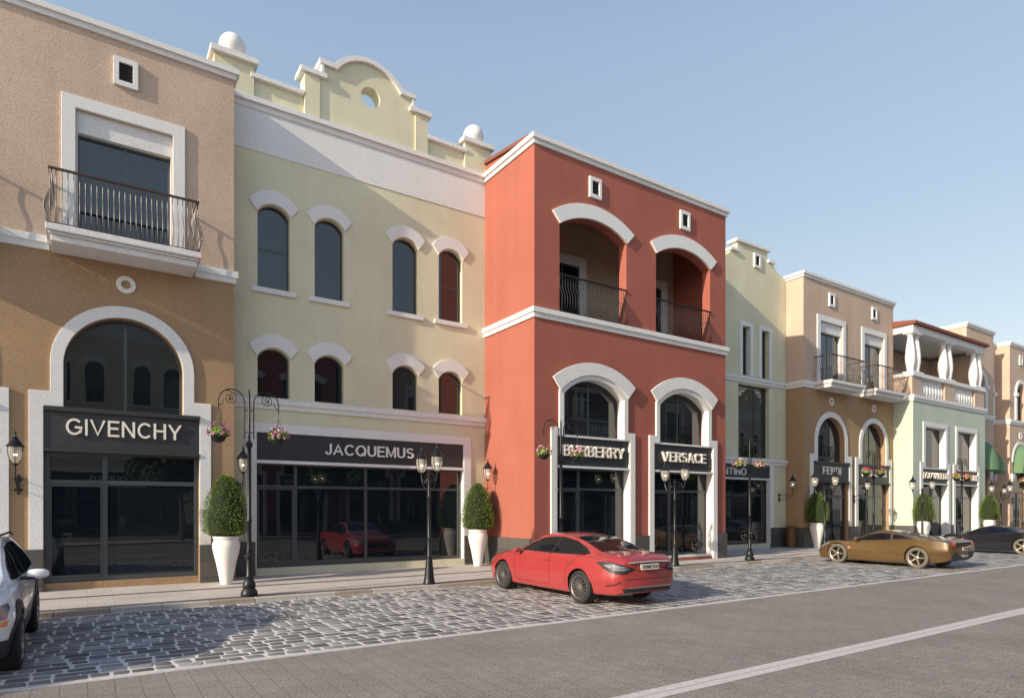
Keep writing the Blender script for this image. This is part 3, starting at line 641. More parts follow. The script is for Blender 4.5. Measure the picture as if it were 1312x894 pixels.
    iw = MB(); iw.box(x0 + .02, x1, Y6 + 2.9, Y6 + 9, 7.952, 11.3601); iw.box(x1 - .3, x1 - .001, Y6 + .55, Y6 + 2.899, 7.952, 11.36); iw.obj('terrace_wall', M['peach'], B)
    T2 = Fr(Y6 + 2.9)
    for c in (38.3, 41.3, 44.0):
        MB().plate([(c - .85, 7.96), (c - .6, 7.96), (c - .6, 10.0), (c + .6, 10.0), (c + .6, 7.96), (c + .85, 7.96), (c + .85, 10.3), (c - .85, 10.3)], (), -.1, -.003, T2).obj('door_surround', M['white'], B, .006)
        window(B, T2, rect(c - .598, 7.96, c + .598, 9.998), -.06, .05, (), name='terrace_door', fd=.056)
    rf = MB(); rf.plate([(Y6 - .2, 11.72), (Y6 + 3.4, 11.72), (Y6 + 9, 13.2), (Y6 + 9, 13.3), (Y6 - .2, 11.88)], (), -.15, x1 - x0 + .1, Sd(x0)); rf.obj('roof', M['terra'], B, .01)
    return B
UW = .72
def awn_bay(B, T, cx, hw, upper=True):
    sp = 5.1
    MB().plate(hood(cx, hw + .22, sp, sp + hw + .22, hw, sp, sp + hw, 20), (), -.05, .003, T).obj('arch_surround', M['white'], B, .006)
    # quarter dome awning
    a = MB(); vs = []; fs = []; n, m = 14, 8; y = T(0, 0, 0)[1]
    for i in range(n + 1):
        th = PI * i / n
        for j in range(m + 1):
            ph = PI / 2 * j / m
            vs.append((cx + (hw - .02) * math.cos(th) , y - .02 - .95 * math.sin(th) * math.sin(ph) , 4.35 + (sp + hw - 4.35 - .05) * math.sin(th) * math.cos(ph)))
    for i in range(n):
        for j in range(m): k = i * (m + 1) + j; fs.append([k, k + 1, k + m + 2, k + m + 1])
    a._add(vs, fs, True); a.obj('awning', M['awning'], B)
    f = MB().plate(rect(cx - hw + .002, .3, cx + hw - .002, 4.6), [rect(cx - hw + .06, .36, cx - .05, 3.0), rect(cx + .05, .36, cx + hw - .06, 3.0), rect(cx - hw + .06, 3.08, cx + hw - .06, 4.5)], .2, .27, T).obj('shopfront_frame', M['dframe'], B, .004)
    MB().plate(rect(cx - hw + .03, .32, cx + hw - .03, 4.58), (), .235, .25, T).obj('shop_window', M['glass'], B)
    for a, b in ((cx - hw - .42, cx - hw + .03), (cx + hw - .03, cx + hw + .42)):
        c = MB().plate(rect(a, 3.95, b, 4.3), (), -.12, .003, T); c.plate(rect(a + .05, 3.8, b - .05, 3.95), (), -.1, .002, T); c.obj('pier_capital', M['whites'], B, .01)
    oculus(B, T, cx, 6.95, .27, .13)
    q = UW; r = q + .24
    MB().plate([(cx - r, 8.02), (cx - q, 8.02), (cx - q, 9.85)] + arc(cx - q, cx + q, 9.85, 9.85 + q, 14)[::-1][1:-1] + [(cx + q, 9.85), (cx + q, 8.02), (cx + r, 8.02), (cx + r, 9.85)] + arc(cx - r, cx + r, 9.85, 9.85 + r, 14)[1:-1] + [(cx - r, 9.85)], (), -.08, .003, T).obj('window_surround', M['white'], B, .006)
    for sg in (-1, 1): a, b = sorted((cx + sg * (q - .04), cx + sg * (r + .14))); MB().plate(rect(a, 9.62, b, 9.85), (), -.17, .003, T).obj('impost', M['white'], B, .01)
    window(B, T, archp(cx - q, cx + q, 8.02, 9.85, 9.85 + q - .001, 14), .24, .05, [(cx - .025, 8.05, cx + .025, 9.8)])
    vent(B, T, cx, 11.85)
def awn_wall(B, T, x0, x1, cxs, hw, deep, ztop=13.2):
    y = T(0, 0, 0)[1]; mb = MB(); o = [(x0, -.3)]
    for c in cxs: o += [(c - hw, -.3), (c - hw, 5.1)] + arc(c - hw, c + hw, 5.1, 5.1 + hw - .001, 18)[::-1][1:-1] + [(c + hw, 5.1), (c + hw, -.3)]
    o += [(x1, -.3), (x1, 7.7), (x0, 7.7)]
    mb.plate(o, (), 0, .3, T); mb.box(x0 + .001, x1 - .001, y + .302, y + deep, -.3, 7.699); mb.obj('lower_wall', M['peach'], B)
    mb = MB(); mb.plate(rect(x0, 7.702, x1, ztop), [archp(c - UW, c + UW, 8.02, 9.85, 9.85 + UW - .001, 14) for c in cxs], 0, .3, T)
    mb.box(x0 + .001, x1 - .001, y + .302, y + deep, 7.702, ztop - .05); mb.obj('upper_wall', M['peach'], B)
    pl = MB(); e = [x0 - .02] + [v for c in cxs for v in (c - hw - .001, c + hw + .001)] + [x1 + .02]
    for a, b in zip(e[::2], e[1::2]): MB().plate(rect(a, -.2, b, 1.03), (), -.05, .002, T).obj('plinth', M['gblocks'], B, .006)
    MB().sweep([(x0, y + deep), (x0, y), (x1, y), (x1, y + .9)], cornice_prof(ztop - .1)).obj('cornice', M['white'], B, .006)
    MB().sweep([(x0, y + .9), (x0, y), (x1, y), (x1, y + .9)], cornice_prof(7.68, .13, .25, .14, .15)).obj('string_course', M['white'], B, .006)
def make_b7():
    B = Bldg('awning_building', 'tall beige building with green awnings just behind the mint green building', (47.5, 17.6, 0))
    awn_wall(B, Fr(17.6), 45.52, 49.5, [47.45], 1.25, 8, 13.35); awn_bay(B, Fr(17.6), 47.45, 1.25)
    return B
def make_b7b():
    B = Bldg('recessed_building', 'narrow recessed beige building with a green awning between two taller beige fronts', (50.8, 18.4, 0))
    awn_wall(B, Fr(18.4), 49.53, 52.1, [50.85], .85, 7, 13.1); awn_bay(B, Fr(18.4), 50.85, .85)
    return B
def make_b8():
    B = Bldg('awning_building', 'farthest beige building with green awnings at the right edge of the photo', (58, 17.6, 0))
    awn_wall(B, Fr(17.6), 52.14, 66, [53.95, 57.8, 61.6], 1.25, 8, 13.1)
    for c in (53.95, 57.8, 61.6): awn_bay(B, Fr(17.6), c, 1.25)
    return B
b1 = make_b1(); b2 = make_b2(); b3 = make_b3(); b4 = make_b4(); b5 = make_b5(); b6 = make_b6(); make_b7(); make_b7b(); make_b8()
# ------------------------------------------------------------------ street furniture
def lantern(parent, c, s=1.0, glow=True):
    x, y, z = c; r = MB()
    r.lathe([(.001, .0), (.03, .005), (.05, .03), (.06, .05), (.02, .055)], (x, y, z), 12)
    r.lathe([(.02, .345 * s), (.135 * s, .345 * s), (.14 * s, .365 * s), (.105 * s, .40 * s), (.06 * s, .47 * s), (.035 * s, .50 * s), (.045 * s, .515 * s), (.02 * s, .53 * s), (.014 * s, .57 * s), (.022 * s, .585 * s), (.001, .64 * s)], (x, y, z), 12)
    for k in range(6):
        a = PI / 6 + k * PI / 3; ca, sa = math.cos(a), math.sin(a)
        r.tube([(x + ca * q, y + sa * q, z + h * s) for q, h in ((.055 * s, .05), (.09 * s, .10), (.118 * s, .18), (.125 * s, .26), (.125 * s, .35))], .0065, 5)
    o = r.obj('lantern', M['iron'], parent)
    g = MB().lathe([(.045 * s, .05 * s), (.085 * s, .10 * s), (.112 * s, .18 * s), (.118 * s, .26 * s), (.112 * s, .345 * s)], (x, y, z), 18); g.obj('glass', M['lglass'], o)
    b = MB(); b.sphere((x - .016, y, z + .20 * s), .016 * s, 8); b.sphere((x + .016, y, z + .20 * s), .016 * s, 8)
    b.obj('bulb', M['bulb'], o)
    return o
def spiral(c, r0, turns, sg, n=40, ax=(1, 0)):
    pts = []
    for i in range(n + 1):
        t = i / n; r = r0 * (1 - t) + .015 * t; a = PI / 2 * (1) + sg * 2 * PI * turns * t
        pts.append((c[0] + ax[0] * r * math.cos(a), c[1] + ax[1] * r * math.cos(a), c[2] + r * math.sin(a)))
    return pts
def make_basket_post(X, Y, label):
    P = thing('hanging_basket_post', label, 'street post', (X, Y, ZG), 'iron posts with hanging flower baskets')
    m = MB(); pr = [(.165, 0), (.175, .03), (.165, .09), (.12, .16), (.135, .20), (.125, .27), (.10, .33), (.08, .36), (.088, .40), (.062, .44), (.058, .78), (.075, .80), (.10, .83), (.075, .87), (.055, .90), (.062, .94), (.048, 1.0), (.043, 1.55), (.056, 1.57), (.056, 1.6), (.043, 1.62), (.04, 3.12), (.062, 3.16), (.075, 3.2), (.05, 3.25), (.03, 3.28), (.026, 3.34), (.024, 4.28), (.012, 4.30), (.02, 4.32), (.001, 4.38)]
    m.lathe([(a, ZG + z) for a, z in pr], (X, Y, 0), 16); m.obj('pole', M['iron'], P)
    for sg in (-1, 1):
        a = MB(); cx = sg * .345
        pts = [(X + sg * .09, Y, 3.45), (X + sg * .09, Y, 4.15)] + [(X + cx - sg * .255 * math.cos(t), Y, 4.17 + .27 * math.sin(t)) for t in [PI * i / 14 for i in range(1, 15)]] + [(X + sg * .6, Y, 4.0)]
        a.tube(pts, .013, 6)
        a.tube(spiral((X + sg * .375, Y, 4.25), .13, 1.9, sg), .009, 5)
        a.tube([(X + sg * .375, Y, 4.38), (X + sg * .40, Y, 4.41), (X + sg * .45, Y, 4.40)], .009, 5)
        a.tube([(X + sg * .50, Y, 4.22), (X + sg * .53, Y, 4.12), (X + sg * .57, Y, 4.08), (X + sg * .6, Y, 4.12)], .008, 5)
        for z in (3.55, 4.02): a.tube([(X, Y, z), (X + sg * .09, Y, z)], .01, 5)
        a.sphere((X + sg * .375, Y, 4.25), .022, 8); a.sphere((X + sg * .09, Y, 3.44), .016, 8)
        a.obj('scroll_arm', M['iron'], P)
    return P
def make_basket(X, Y, cols, label, seed=1):
    rnd = random.Random(seed); z = 3.46
    B = thing('hanging_basket', label, 'flower basket', (X, Y, z), 'hanging flower baskets')
    b = MB().lathe([(max(.001, .155 * math.sin(PI / 2 * i / 8)), z + .0 - .16 * math.cos(PI / 2 * i / 8)) for i in range(9)] + [(.165, z + .01), (.15, z + .02)], (X, Y, 0), 16); b.obj('bowl', M['iron'], B)
    c = MB()
    for k in range(3): a = 2 * PI * k / 3 + .4; c.tube([(X + .15 * math.cos(a), Y + .15 * math.sin(a), z + .01), (X, Y, z + .42)], .004, 4)
    c.tube([(X, Y, z + .42), (X, Y, 4.0)], .005, 4); c.obj('chain', M['iron'], B)
    l = MB(); fl = MB()
    def quad(mb, p, s, d):
        d = Vector(d).normalized(); a = d.cross(Vector((rnd.random() - .5, rnd.random() - .5, rnd.random() - .5))).normalized(); b = d.cross(a)
        p = Vector(p); mb._add([p - a * s, p - b * s * .6, p + a * s, p + b * s * .6], [[0, 1, 2, 3]], False)
    for i in range(330):
        a = rnd.uniform(0, 2 * PI); e = rnd.uniform(-.35, 1); r = .19 * rnd.uniform(.6, 1.12)
        d = (math.cos(a) * math.cos(e), math.sin(a) * math.cos(e), math.sin(e)); quad(l, (X + d[0] * r, Y + d[1] * r, z + .04 + d[2] * r * .95), rnd.uniform(.018, .036), (d[0] + rnd.uniform(-.6, .6), d[1] + rnd.uniform(-.6, .6), d[2] + .3))
    l.obj('leaves', M['bleaf'], B)
    for i in range(48):
        a = rnd.uniform(0, 2 * PI); e = rnd.uniform(-.3, 1.2); r = .215; d = (math.cos(a) * math.cos(e), math.sin(a) * math.cos(e), math.sin(e)); fl.cur = rnd.randrange(len(cols))
        c0 = (X + d[0] * r, Y + d[1] * r, z + .05 + d[2] * r)
        for k in range(7): quad(fl, (c0[0] + rnd.uniform(-.016, .016), c0[1] + rnd.uniform(-.016, .016), c0[2] + rnd.uniform(-.016, .016)), .024, (d[0] + rnd.uniform(-.7, .7), d[1] + rnd.uniform(-.7, .7), d[2] + rnd.uniform(-.4, .7)))
    fl.obj('blossom', [M[c] for c in cols], B)
    return B
bp = [(2.85, 14.38), (11.2, 14.4), (19.72, 14.4), (28.2, 14.4), (36.7, 14.4), (45.2, 14.4)]
bl = ['scrolled iron basket post between the GIVENCHY and JACQUEMUS shopfronts', 'scrolled iron basket post standing behind the red saloon in front of the BURBERRY sign', 'scrolled iron basket post before the dark VALENTINO shopfront', 'scrolled iron basket post in front of the MONCLER sign behind the bronze car', 'scrolled iron basket post before the mint green building', 'farthest scrolled iron basket post near the green awnings']
P0 = None
for (x, y), l in zip(bp, bl):
    if P0 is None: P0 = make_basket_post(x, y, l)
    else: copy_tree(P0, (x, y, ZG), 0, l)
kinds = [('purple and pink', ['magenta', 'pink', 'rose']), ('pale pink', ['rose', 'rose', 'pink']), ('pink and green', ['pink', 'ivory', 'rose']), ('dark red', ['crimson', 'pink', 'crimson']), ('orange red', ['salmon', 'crimson', 'salmon']), ('mixed red', ['salmon', 'pink', 'ivory'])]
where = ['over the white planter beside GIVENCHY', 'by the red corner and BURBERRY', 'before the VALENTINO sign', 'before the MONCLER sign', 'before the mint green shops', 'by the green awnings']
for i, (x, y) in enumerate(bp):
    k = kinds[i]; a = make_basket(x - .6, y, k[1], 'left basket of %s flowers %s' % (k[0], where[i]), i)
    copy_tree(a, (x + .6, y, 3.46), 1.3, 'right basket of %s flowers %s' % (k[0], where[i]))
def make_lamp_post(X, Y, label):
    P = thing('lamp_post', label, 'lamp post', (X, Y, ZG), 'twin lantern lamp posts')
    m = MB(); pr = [(.145, 0), (.15, .04), (.135, .07), (.12, .16), (.085, .52), (.075, .62), (.088, .64), (.07, .67), (.055, .70), (.048, 1.1), (.062, 1.12), (.045, 1.15), (.042, 2.1), (.055, 2.12), (.04, 2.15), (.036, 2.72), (.05, 2.75), (.001, 2.80)]
    m.lathe([(a, ZG + z) for a, z in pr], (X, Y, 0), 16); m.obj('pole', M['iron'], P)
    for sg in (-1, 1):
        a = MB(); a.tube([(X, Y, 2.45), (X, Y + sg * .1, 2.42), (X, Y + sg * .25, 2.46), (X, Y + sg * .36, 2.56), (X, Y + sg * .42, 2.70), (X, Y + sg * .42, 2.80)], [.018, .016, .014, .014, .016, .022], 6)
        a.tube([(X, Y, 2.78), (X, Y + sg * .12, 2.80), (X, Y + sg * .26, 2.74), (X, Y + sg * .34, 2.62)], .011, 6)
        a.tube(spiral((X, Y + sg * .2, 2.62), .09, 1.4, sg, 24, (0, 1)), .009, 5); a.obj('bracket', M['iron'], P)
        lantern(P, (X, Y + sg * .42, 2.79), 1.15)
    return P
lp = [(6.97, 14.2), (15.75, 14.3), (24.4, 14.35), (32.45, 14.35), (41.3, 14.35)]
ll = ['twin lantern post standing before the JACQUEMUS shop window', 'twin lantern post standing before the VERSACE shopfront right of the red saloon', 'twin lantern post in front of FENDI behind the bronze car nose', 'twin lantern post beside the corner of the mint green building', 'farthest twin lantern post before the awnings']
P0 = None
for (x, y), l in zip(lp, ll):
    if P0 is None: P0 = make_lamp_post(x, y, l)
    else: copy_tree(P0, (x, y, ZG), 0, l)
def make_wall_lantern(X, Y, label, arm=.72):
    W_ = thing('wall_lantern', label, 'wall lantern', (X, Y, 2.47), 'wall mounted iron lanterns')
    a = MB(); a.box(X - .075, X + .075, Y - .05, Y - .002, 2.56, 2.61); a.box(X - .075, X + .075, Y - .05, Y - .002, 2.33, 2.38); a.box(X - .018, X + .018, Y - .045, Y - .01, 2.25, 2.68); a.obj('wall_plate', M['iron'], W_)
    b = MB(); b.tube([(X, Y - .04, 2.58), (X, Y - arm * .5, 2.60), (X, Y - arm, 2.60)], .012, 6)
    b.tube([(X, Y - .04, 2.36), (X, Y - arm * .45, 2.38), (X, Y - arm * .8, 2.46), (X, Y - arm, 2.60), (X, Y - arm, 2.86)], .012, 6)
    b.tube(spiral((X, Y - arm * .5, 2.5), .07, 1.3, 1, 20, (0, 1)), .008, 5); b.obj('bracket', M['iron'], W_)
    lantern(W_, (X, Y - arm, 2.84), 1.15)
    return W_
wl = [(-1.26, 17.6, 'wall lantern on the ochre wall left of the GIVENCHY shopfront'), (3.36, 18.42, 'wall lantern behind the tall basket post at the JACQUEMUS end'), (10.83, 18.5, 'wall lantern over the planter beside the red side wall'),
      (27.55, 18.5, 'wall lantern between VALENTINO and the brown corner'), (32.47, 17.6, 'wall lantern between the FENDI and MONCLER doors'), 
      (45.9, 17.6, 'wall lantern left of the first green awning'), (49.15, 17.6, 'wall lantern right of the first green awning'), (52.6, 17.6, 'wall lantern on the farthest beige front')]
P0 = None
for x, y, l in wl:
    if P0 is None: P0 = make_wall_lantern(x, y, l)
    else: copy_tree(P0, (x, y, 2.47), 0, l)
def make_planter(X, Y, label):
    P = thing('topiary_planter', label, 'planter', (X, Y, ZG), 'white planters with clipped shrubs')
    pr = [(.125, 0), (.135, .01), (.14, .05), (.18, .28), (.235, .55), (.29, .78), (.315, .92), (.31, 1.0), (.285, 1.06), (.272, 1.09), (.268, 1.10), (.30, 1.115), (.30, 1.17), (.285, 1.18), (.26, 1.17), (.25, 1.08), (.001, 1.08)]
    MB().lathe([(a, ZG + z) for a, z in pr], (X, Y, 0), 32).obj('pot', M['pot'], P)
    def R(t):   # t 0..1 up
        return .5 * (min(1, (t + .02) / .10) ** .6 if t < .10 else 1) * (1 - .10 * max(0, .3 - t)) * (math.cos(max(0, (t - .25)) / .75 * PI / 2) ** .56 if t > .25 else 1)
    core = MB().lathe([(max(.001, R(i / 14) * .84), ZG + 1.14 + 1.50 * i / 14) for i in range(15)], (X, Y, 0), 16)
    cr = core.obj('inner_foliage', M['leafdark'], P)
    rnd = random.Random(5); l = MB()
    for i in range(7500):
        t = rnd.random() ** 1.15; a = rnd.uniform(0, 2 * PI); lump = 1 + .05 * math.sin(a * 5 + t * 9) + .04 * math.sin(a * 9 - t * 14)
        r = R(t) * (rnd.uniform(.82, 1.03) if rnd.random() < .93 else rnd.uniform(1.0, 1.12)) * lump; p = Vector((X + r * math.cos(a), Y + r * math.sin(a), ZG + 1.15 + 1.5 * t + rnd.uniform(-.02, .02)))
        d = Vector((math.cos(a), math.sin(a), rnd.uniform(-.2, 1.0))).normalized() + Vector((rnd.uniform(-.7, .7), rnd.uniform(-.7, .7), rnd.uniform(-.5, .5))); d.normalize()
        s = d.cross(Vector((rnd.random() - .5, rnd.random() - .5, rnd.random() - .5))).normalized(); L = rnd.uniform(.022, .042)
        l._add([p, p + d * L * .5 + s * L * .32, p + d * L, p + d * L * .5 - s * L * .32], [[0, 1, 2, 3]], False)
    l.obj('crown', M['leaf'], P)
    return P
pp = [(2.82, 16.9, 'white planter with clipped shrub between GIVENCHY and JACQUEMUS'), (10.5, 17.85, 'white planter with clipped shrub against the red side wall'), (28.5, 17.15, 'white planter with clipped shrub left of FENDI'),
      (36.45, 16.05, 'white planter with clipped shrub at the mint green corner'), (44.45, 16.0, 'white planter with clipped shrub left of the green awnings')]
P0 = None
for x, y, l in pp:
    if P0 is None: P0 = make_planter(x, y, l)
    else: copy_tree(P0, (x, y, ZG), x, l)
P = thing('litter_bin', 'brown cylindrical litter bin beside the dark plinth right of VALENTINO', 'litter bin', (27.85, 18.05, ZG))
MB().lathe([(.22, ZG), (.24, ZG + .02), (.24, ZG + .86), (.25, ZG + .87), (.25, ZG + .90), (.2, ZG + .92), (.19, ZG + .88), (.001, ZG + .88)], (27.85, 18.05, 0), 24).obj('body', M['bin'], P)
MB().lathe([(.255, ZG + .9), (.258, ZG + .94), (.2, ZG + 1.0), (.12, ZG + 1.02), (.001, ZG + 1.025)], (27.85, 18.05, 0), 24).obj('lid', M['bin'], P)
# trees (one left of the camera's view shades the cobbles; the others show in the windows)
def make_tree(X, Y, label, H=6.5, cr=2.3, seed=2, nl=24000):
    rnd = random.Random(seed); P = thing('street_tree', label, 'tree', (X, Y, 0), 'leafy street trees'); tr = MB()
    tr.tube([(X, Y, 0), (X + .05, Y, 1.2), (X - .04, Y + .05, 2.4), (X + .05, Y, 3.6), (X, Y, 5.0)], [.19, .15, .12, .09, .03], 10)
    cl = []
    for k in range(13):
        a = k * 2.4; h = 2.2 + (H - 3.2) * k / 13; L = cr * rnd.uniform(.55, .85)
        e = Vector((X + L * math.cos(a), Y + L * math.sin(a), h + rnd.uniform(.6, 1.4)))
        tr.tube([(X, Y, h), (X + L * .5 * math.cos(a), Y + L * .5 * math.sin(a), h + .45), e], [.06, .04, .015], 6); cl.append((e, rnd.uniform(.75, 1.1)))
    cl += [(Vector((X, Y, H - .9)), 1.0), (Vector((X + .4, Y - .3, H - 1.9)), 1.3), (Vector((X - .4, Y + .3, H - 2.7)), 1.4)]
    tr.obj('trunk', M['bark'], P); l = MB()
    for i in range(nl):
        c, r = cl[rnd.randrange(len(cl))]; d = Vector((rnd.gauss(0, 1), rnd.gauss(0, 1), rnd.gauss(0, 1))).normalized(); p = c + Vector((d.x, d.y, d.z * .75)) * r * rnd.uniform(.55, 1) ** .6
        n = (d + Vector((rnd.uniform(-.8, .8), rnd.uniform(-.8, .8), rnd.uniform(-.4, .8)))).normalized(); s = n.cross(Vector((rnd.random() - .5, rnd.random() - .5, rnd.random() - .5))).normalized(); L = rnd.uniform(.14, .25)
        u = n.cross(s); l._add([p - s * L * .5, p + u * L * .35, p + s * L * .5, p - u * L * .35], [[0, 1, 2, 3]], False)
    l.obj('crown', M['tleaf'], P); return P
T0 = make_tree(-16.2, 8.6, 'leafy street tree left of the white car, out of frame', 6.6, 2.7)
if OPP:
    for i, x in enumerate((4.5, 14, 23, 33, 43, 54)):
        copy_tree(T0, (x, -5.6, 0), i * 1.3, 'leafy tree across the street, number %s along the row from the camera' % ['first', 'second', 'third', 'fourth', 'fifth', 'sixth'][i], None, 1.0 + .1 * (i % 3))
# ------------------------------------------------------------------ cars
def carpaint(name, col, met=.0, rough=.35, var=None):
    m, nt, b = new_mat(name); b.inputs['Base Color'].default_value = (*col, 1); b.inputs['Metallic'].default_value = met
    b.inputs['Roughness'].default_value = rough; b.inputs['Coat Weight'].default_value = .9; b.inputs['Coat Roughness'].default_value = .06; return m
M['pred'] = carpaint('soft red car paint', (.34, .038, .040)); M['pgold'] = carpaint('bronze car paint', (.11, .064, .019), .2, .4)
M['pblack'] = carpaint('black car paint', (.008, .009, .012), 0, .25); M['pwhite'] = carpaint('white car paint', (.90, .91, .92), 0, .35)
M['tyre'] = plain('tyre rubber', (.022, .022, .023), .8, var=.3, bscale=30); M['tyred'] = plain('dusty tyre rubber', (.16, .14, .115), .85, var=.3, bscale=20)
M['rim'] = plain('grey alloy', (.36, .35, .34), .3, .8); M['rimg'] = plain('brass alloy', (.46, .41, .33), .35, .8); M['chrome'] = plain('chrome', (.75, .75, .76), .12, 1)
M['chromes'] = plain('satin chrome', (.85, .85, .86), .35, .6); M['arch'] = plain('wheel arch liner', (.008, .008, .009), .9); M['trim'] = plain('black plastic trim', (.022, .022, .024), .5); M['gap'] = plain('panel gap', (.004, .004, .004), .8)
M['tail'] = plain('red tail lamp', (.55, .01, .015), .12, coat=1); M['clear'] = plain('clear lamp lens', (.20, .22, .25), .12, .1, coat=1); M['amber'] = plain('amber lamp', (.8, .25, .08), .15, coat=1)
M['plate'] = plain('number plate', (.75, .70, .58), .5); M['ink'] = plain('plate ink', (.02, .02, .02), .6)
def pchip(xs, ys, x):
    n = len(xs)
    if x <= xs[0]: return ys[0]
    if x >= xs[-1]: return ys[-1]
    h = [xs[i + 1] - xs[i] for i in range(n - 1)]; d = [(ys[i + 1] - ys[i]) / h[i] for i in range(n - 1)]
    m = [d[0]] + [0 if d[i - 1] * d[i] <= 0 else (h[i - 1] + h[i]) * 3 / ((2 * h[i] + h[i - 1]) / d[i - 1] + (h[i] + 2 * h[i - 1]) / d[i]) for i in range(1, n - 1)] + [d[-1]]
    i = max(k for k in range(n - 1) if xs[k] <= x); t = (x - xs[i]) / h[i]
    return (2 * t**3 - 3 * t**2 + 1) * ys[i] + (t**3 - 2 * t**2 + t) * h[i] * m[i] + (-2 * t**3 + 3 * t**2) * ys[i + 1] + (t**3 - t**2) * h[i] * m[i + 1]
def cat(P, sub):
    out = []; n = len(P)
    for i in range(n - 1):
        p0 = P[max(i - 1, 0)]; p1 = P[i]; p2 = P[i + 1]; p3 = P[min(i + 2, n - 1)]
        for k in range(sub):
            t = k / sub; q = []
            for a, b, c, d in zip(p0, p1, p2, p3):
                q.append(.5 * (2 * b + (c - a) * t + (2 * a - 5 * b + 4 * c - d) * t * t + (3 * b - a - 3 * c + d) * t**3))
            out.append(tuple(q))
    out.append(P[-1]); return out
def car_mesh(S, N_=110, sub=5):
    """S: list of (x, zb, ws, zs, wm, zm, wh, zh, wr, zr, zc) from tail to nose"""
    xs = [s[0] for s in S]; cols = list(zip(*S)); vs = []; fs = []; m = None
    X = []
    x0, x1 = xs[0], xs[-1]
    for i in range(N_ + 1): t = i / N_; X.append(x0 + (x1 - x0) * (.5 - .5 * math.cos(PI * t)) * .5 + (x0 + (x1 - x0) * t) * .5 - 0 * t)
    X = [x0 + (x - X[0]) * (x1 - x0) / (X[-1] - X[0]) for x in X]
    for x in X:
        zb, ws, zs, wm, zm, wh, zh, wr, zr, zc = [pchip(xs, c, x) for c in cols[1:]]
        P = [(0, zb), (ws * .6, zb), (ws * .93, zb + .01), (ws, zs), ((ws + wm) / 2 + .004, (zs + zm) / 2), (wm, zm), (wm * .35 + wh * .65 + .004, zm * .35 + zh * .65), (wh, zh), (wh * .82 + wr * .18, zh + (zr - zh) * .16), (wh * .4 + wr * .6 + .012, zh * .4 + zr * .6), (wr, zr), (wr * .93, zr + (zc - zr) * .38), (wr * .6, zr + (zc - zr) * .80), (wr * .25, zr + (zc - zr) * .97), (0, zc)]
        q = cat(P, sub); ring = q + [(-a, b) for a, b in q[-2:0:-1]]; m = len(ring); vs += [(x, a, b) for a, b in ring]
    n = len(X)
    for i in range(n - 1):
        for k in range(m): fs.append([i * m + k, i * m + (k + 1) % m, (i + 1) * m + (k + 1) % m, (i + 1) * m + k])
    fs.append(list(range(m))); fs.append([(n - 1) * m + k for k in range(m)][::-1])
    me = bpy.data.meshes.new('b'); me.from_pydata(vs, [], fs); bm = bmesh.new(); bm.from_mesh(me); bmesh.ops.recalc_face_normals(bm, faces=bm.faces)
    for f in bm.faces: f.smooth = True
    bm.to_mesh(me); bm.free(); return me
def tmpobj(me): o = bpy.data.objects.new('tmp', me); COL.objects.link(o); return o
def boolean(me, cutters, op, mats=None):
    o = tmpobj(me)
    cs = []
    for c in cutters:
        k = tmpobj(c); cs.append(k); b = o.modifiers.new('b', 'BOOLEAN'); b.operation = op; b.object = k; b.solver = 'EXACT'
        try: b.material_mode = 'TRANSFER'
        except Exception: pass
    dg = bpy.context.evaluated_depsgraph_get(); dg.update()
    r = bpy.data.meshes.new_from_object(o.evaluated_get(dg))
    for k in cs + [o]: bpy.data.objects.remove(k)
    return r
def prism_mesh(poly, a0, a1, axis):
    """axis 'y': poly in (x,z); 'z': poly in (x,y); 'x': poly in (y,z)"""
    T = {'y': lambda u, d, v: (u, d, v), 'z': lambda u, d, v: (u, v, d), 'x': lambda u, d, v: (d, u, v)}[axis]
    mb = MB().plate(poly, (), a0, a1, T); me = bpy.data.meshes.new('p'); me.from_pydata(mb.v, [], mb.f)
    bm = bmesh.new(); bm.from_mesh(me); bmesh.ops.recalc_face_normals(bm, faces=bm.faces); bm.to_mesh(me); bm.free(); return me
def ring_mesh(poly, hole, a0, a1):
    mb = MB().plate(poly, [hole], a0, a1, lambda u, d, v: (u, d, v)); me = bpy.data.meshes.new('p'); me.from_pydata(mb.v, [], mb.f)
    bm = bmesh.new(); bm.from_mesh(me); bmesh.ops.recalc_face_normals(bm, faces=bm.faces); bm.to_mesh(me); bm.free(); return me
def offset_mesh(me, d):
    c = me.copy()
    for v, n in zip(c.vertices, [v.normal.copy() for v in me.vertices]): v.co += n * d
    return c
def cyl_mesh(x, z, r, y0, y1, n=48):
    return prism_mesh(circ(x, z, r, n), y0, y1, 'y')
def cut_keep_outer(me, thr):
    """drop the inner side faces of an intersection so that only the outer skin is left"""
    return me
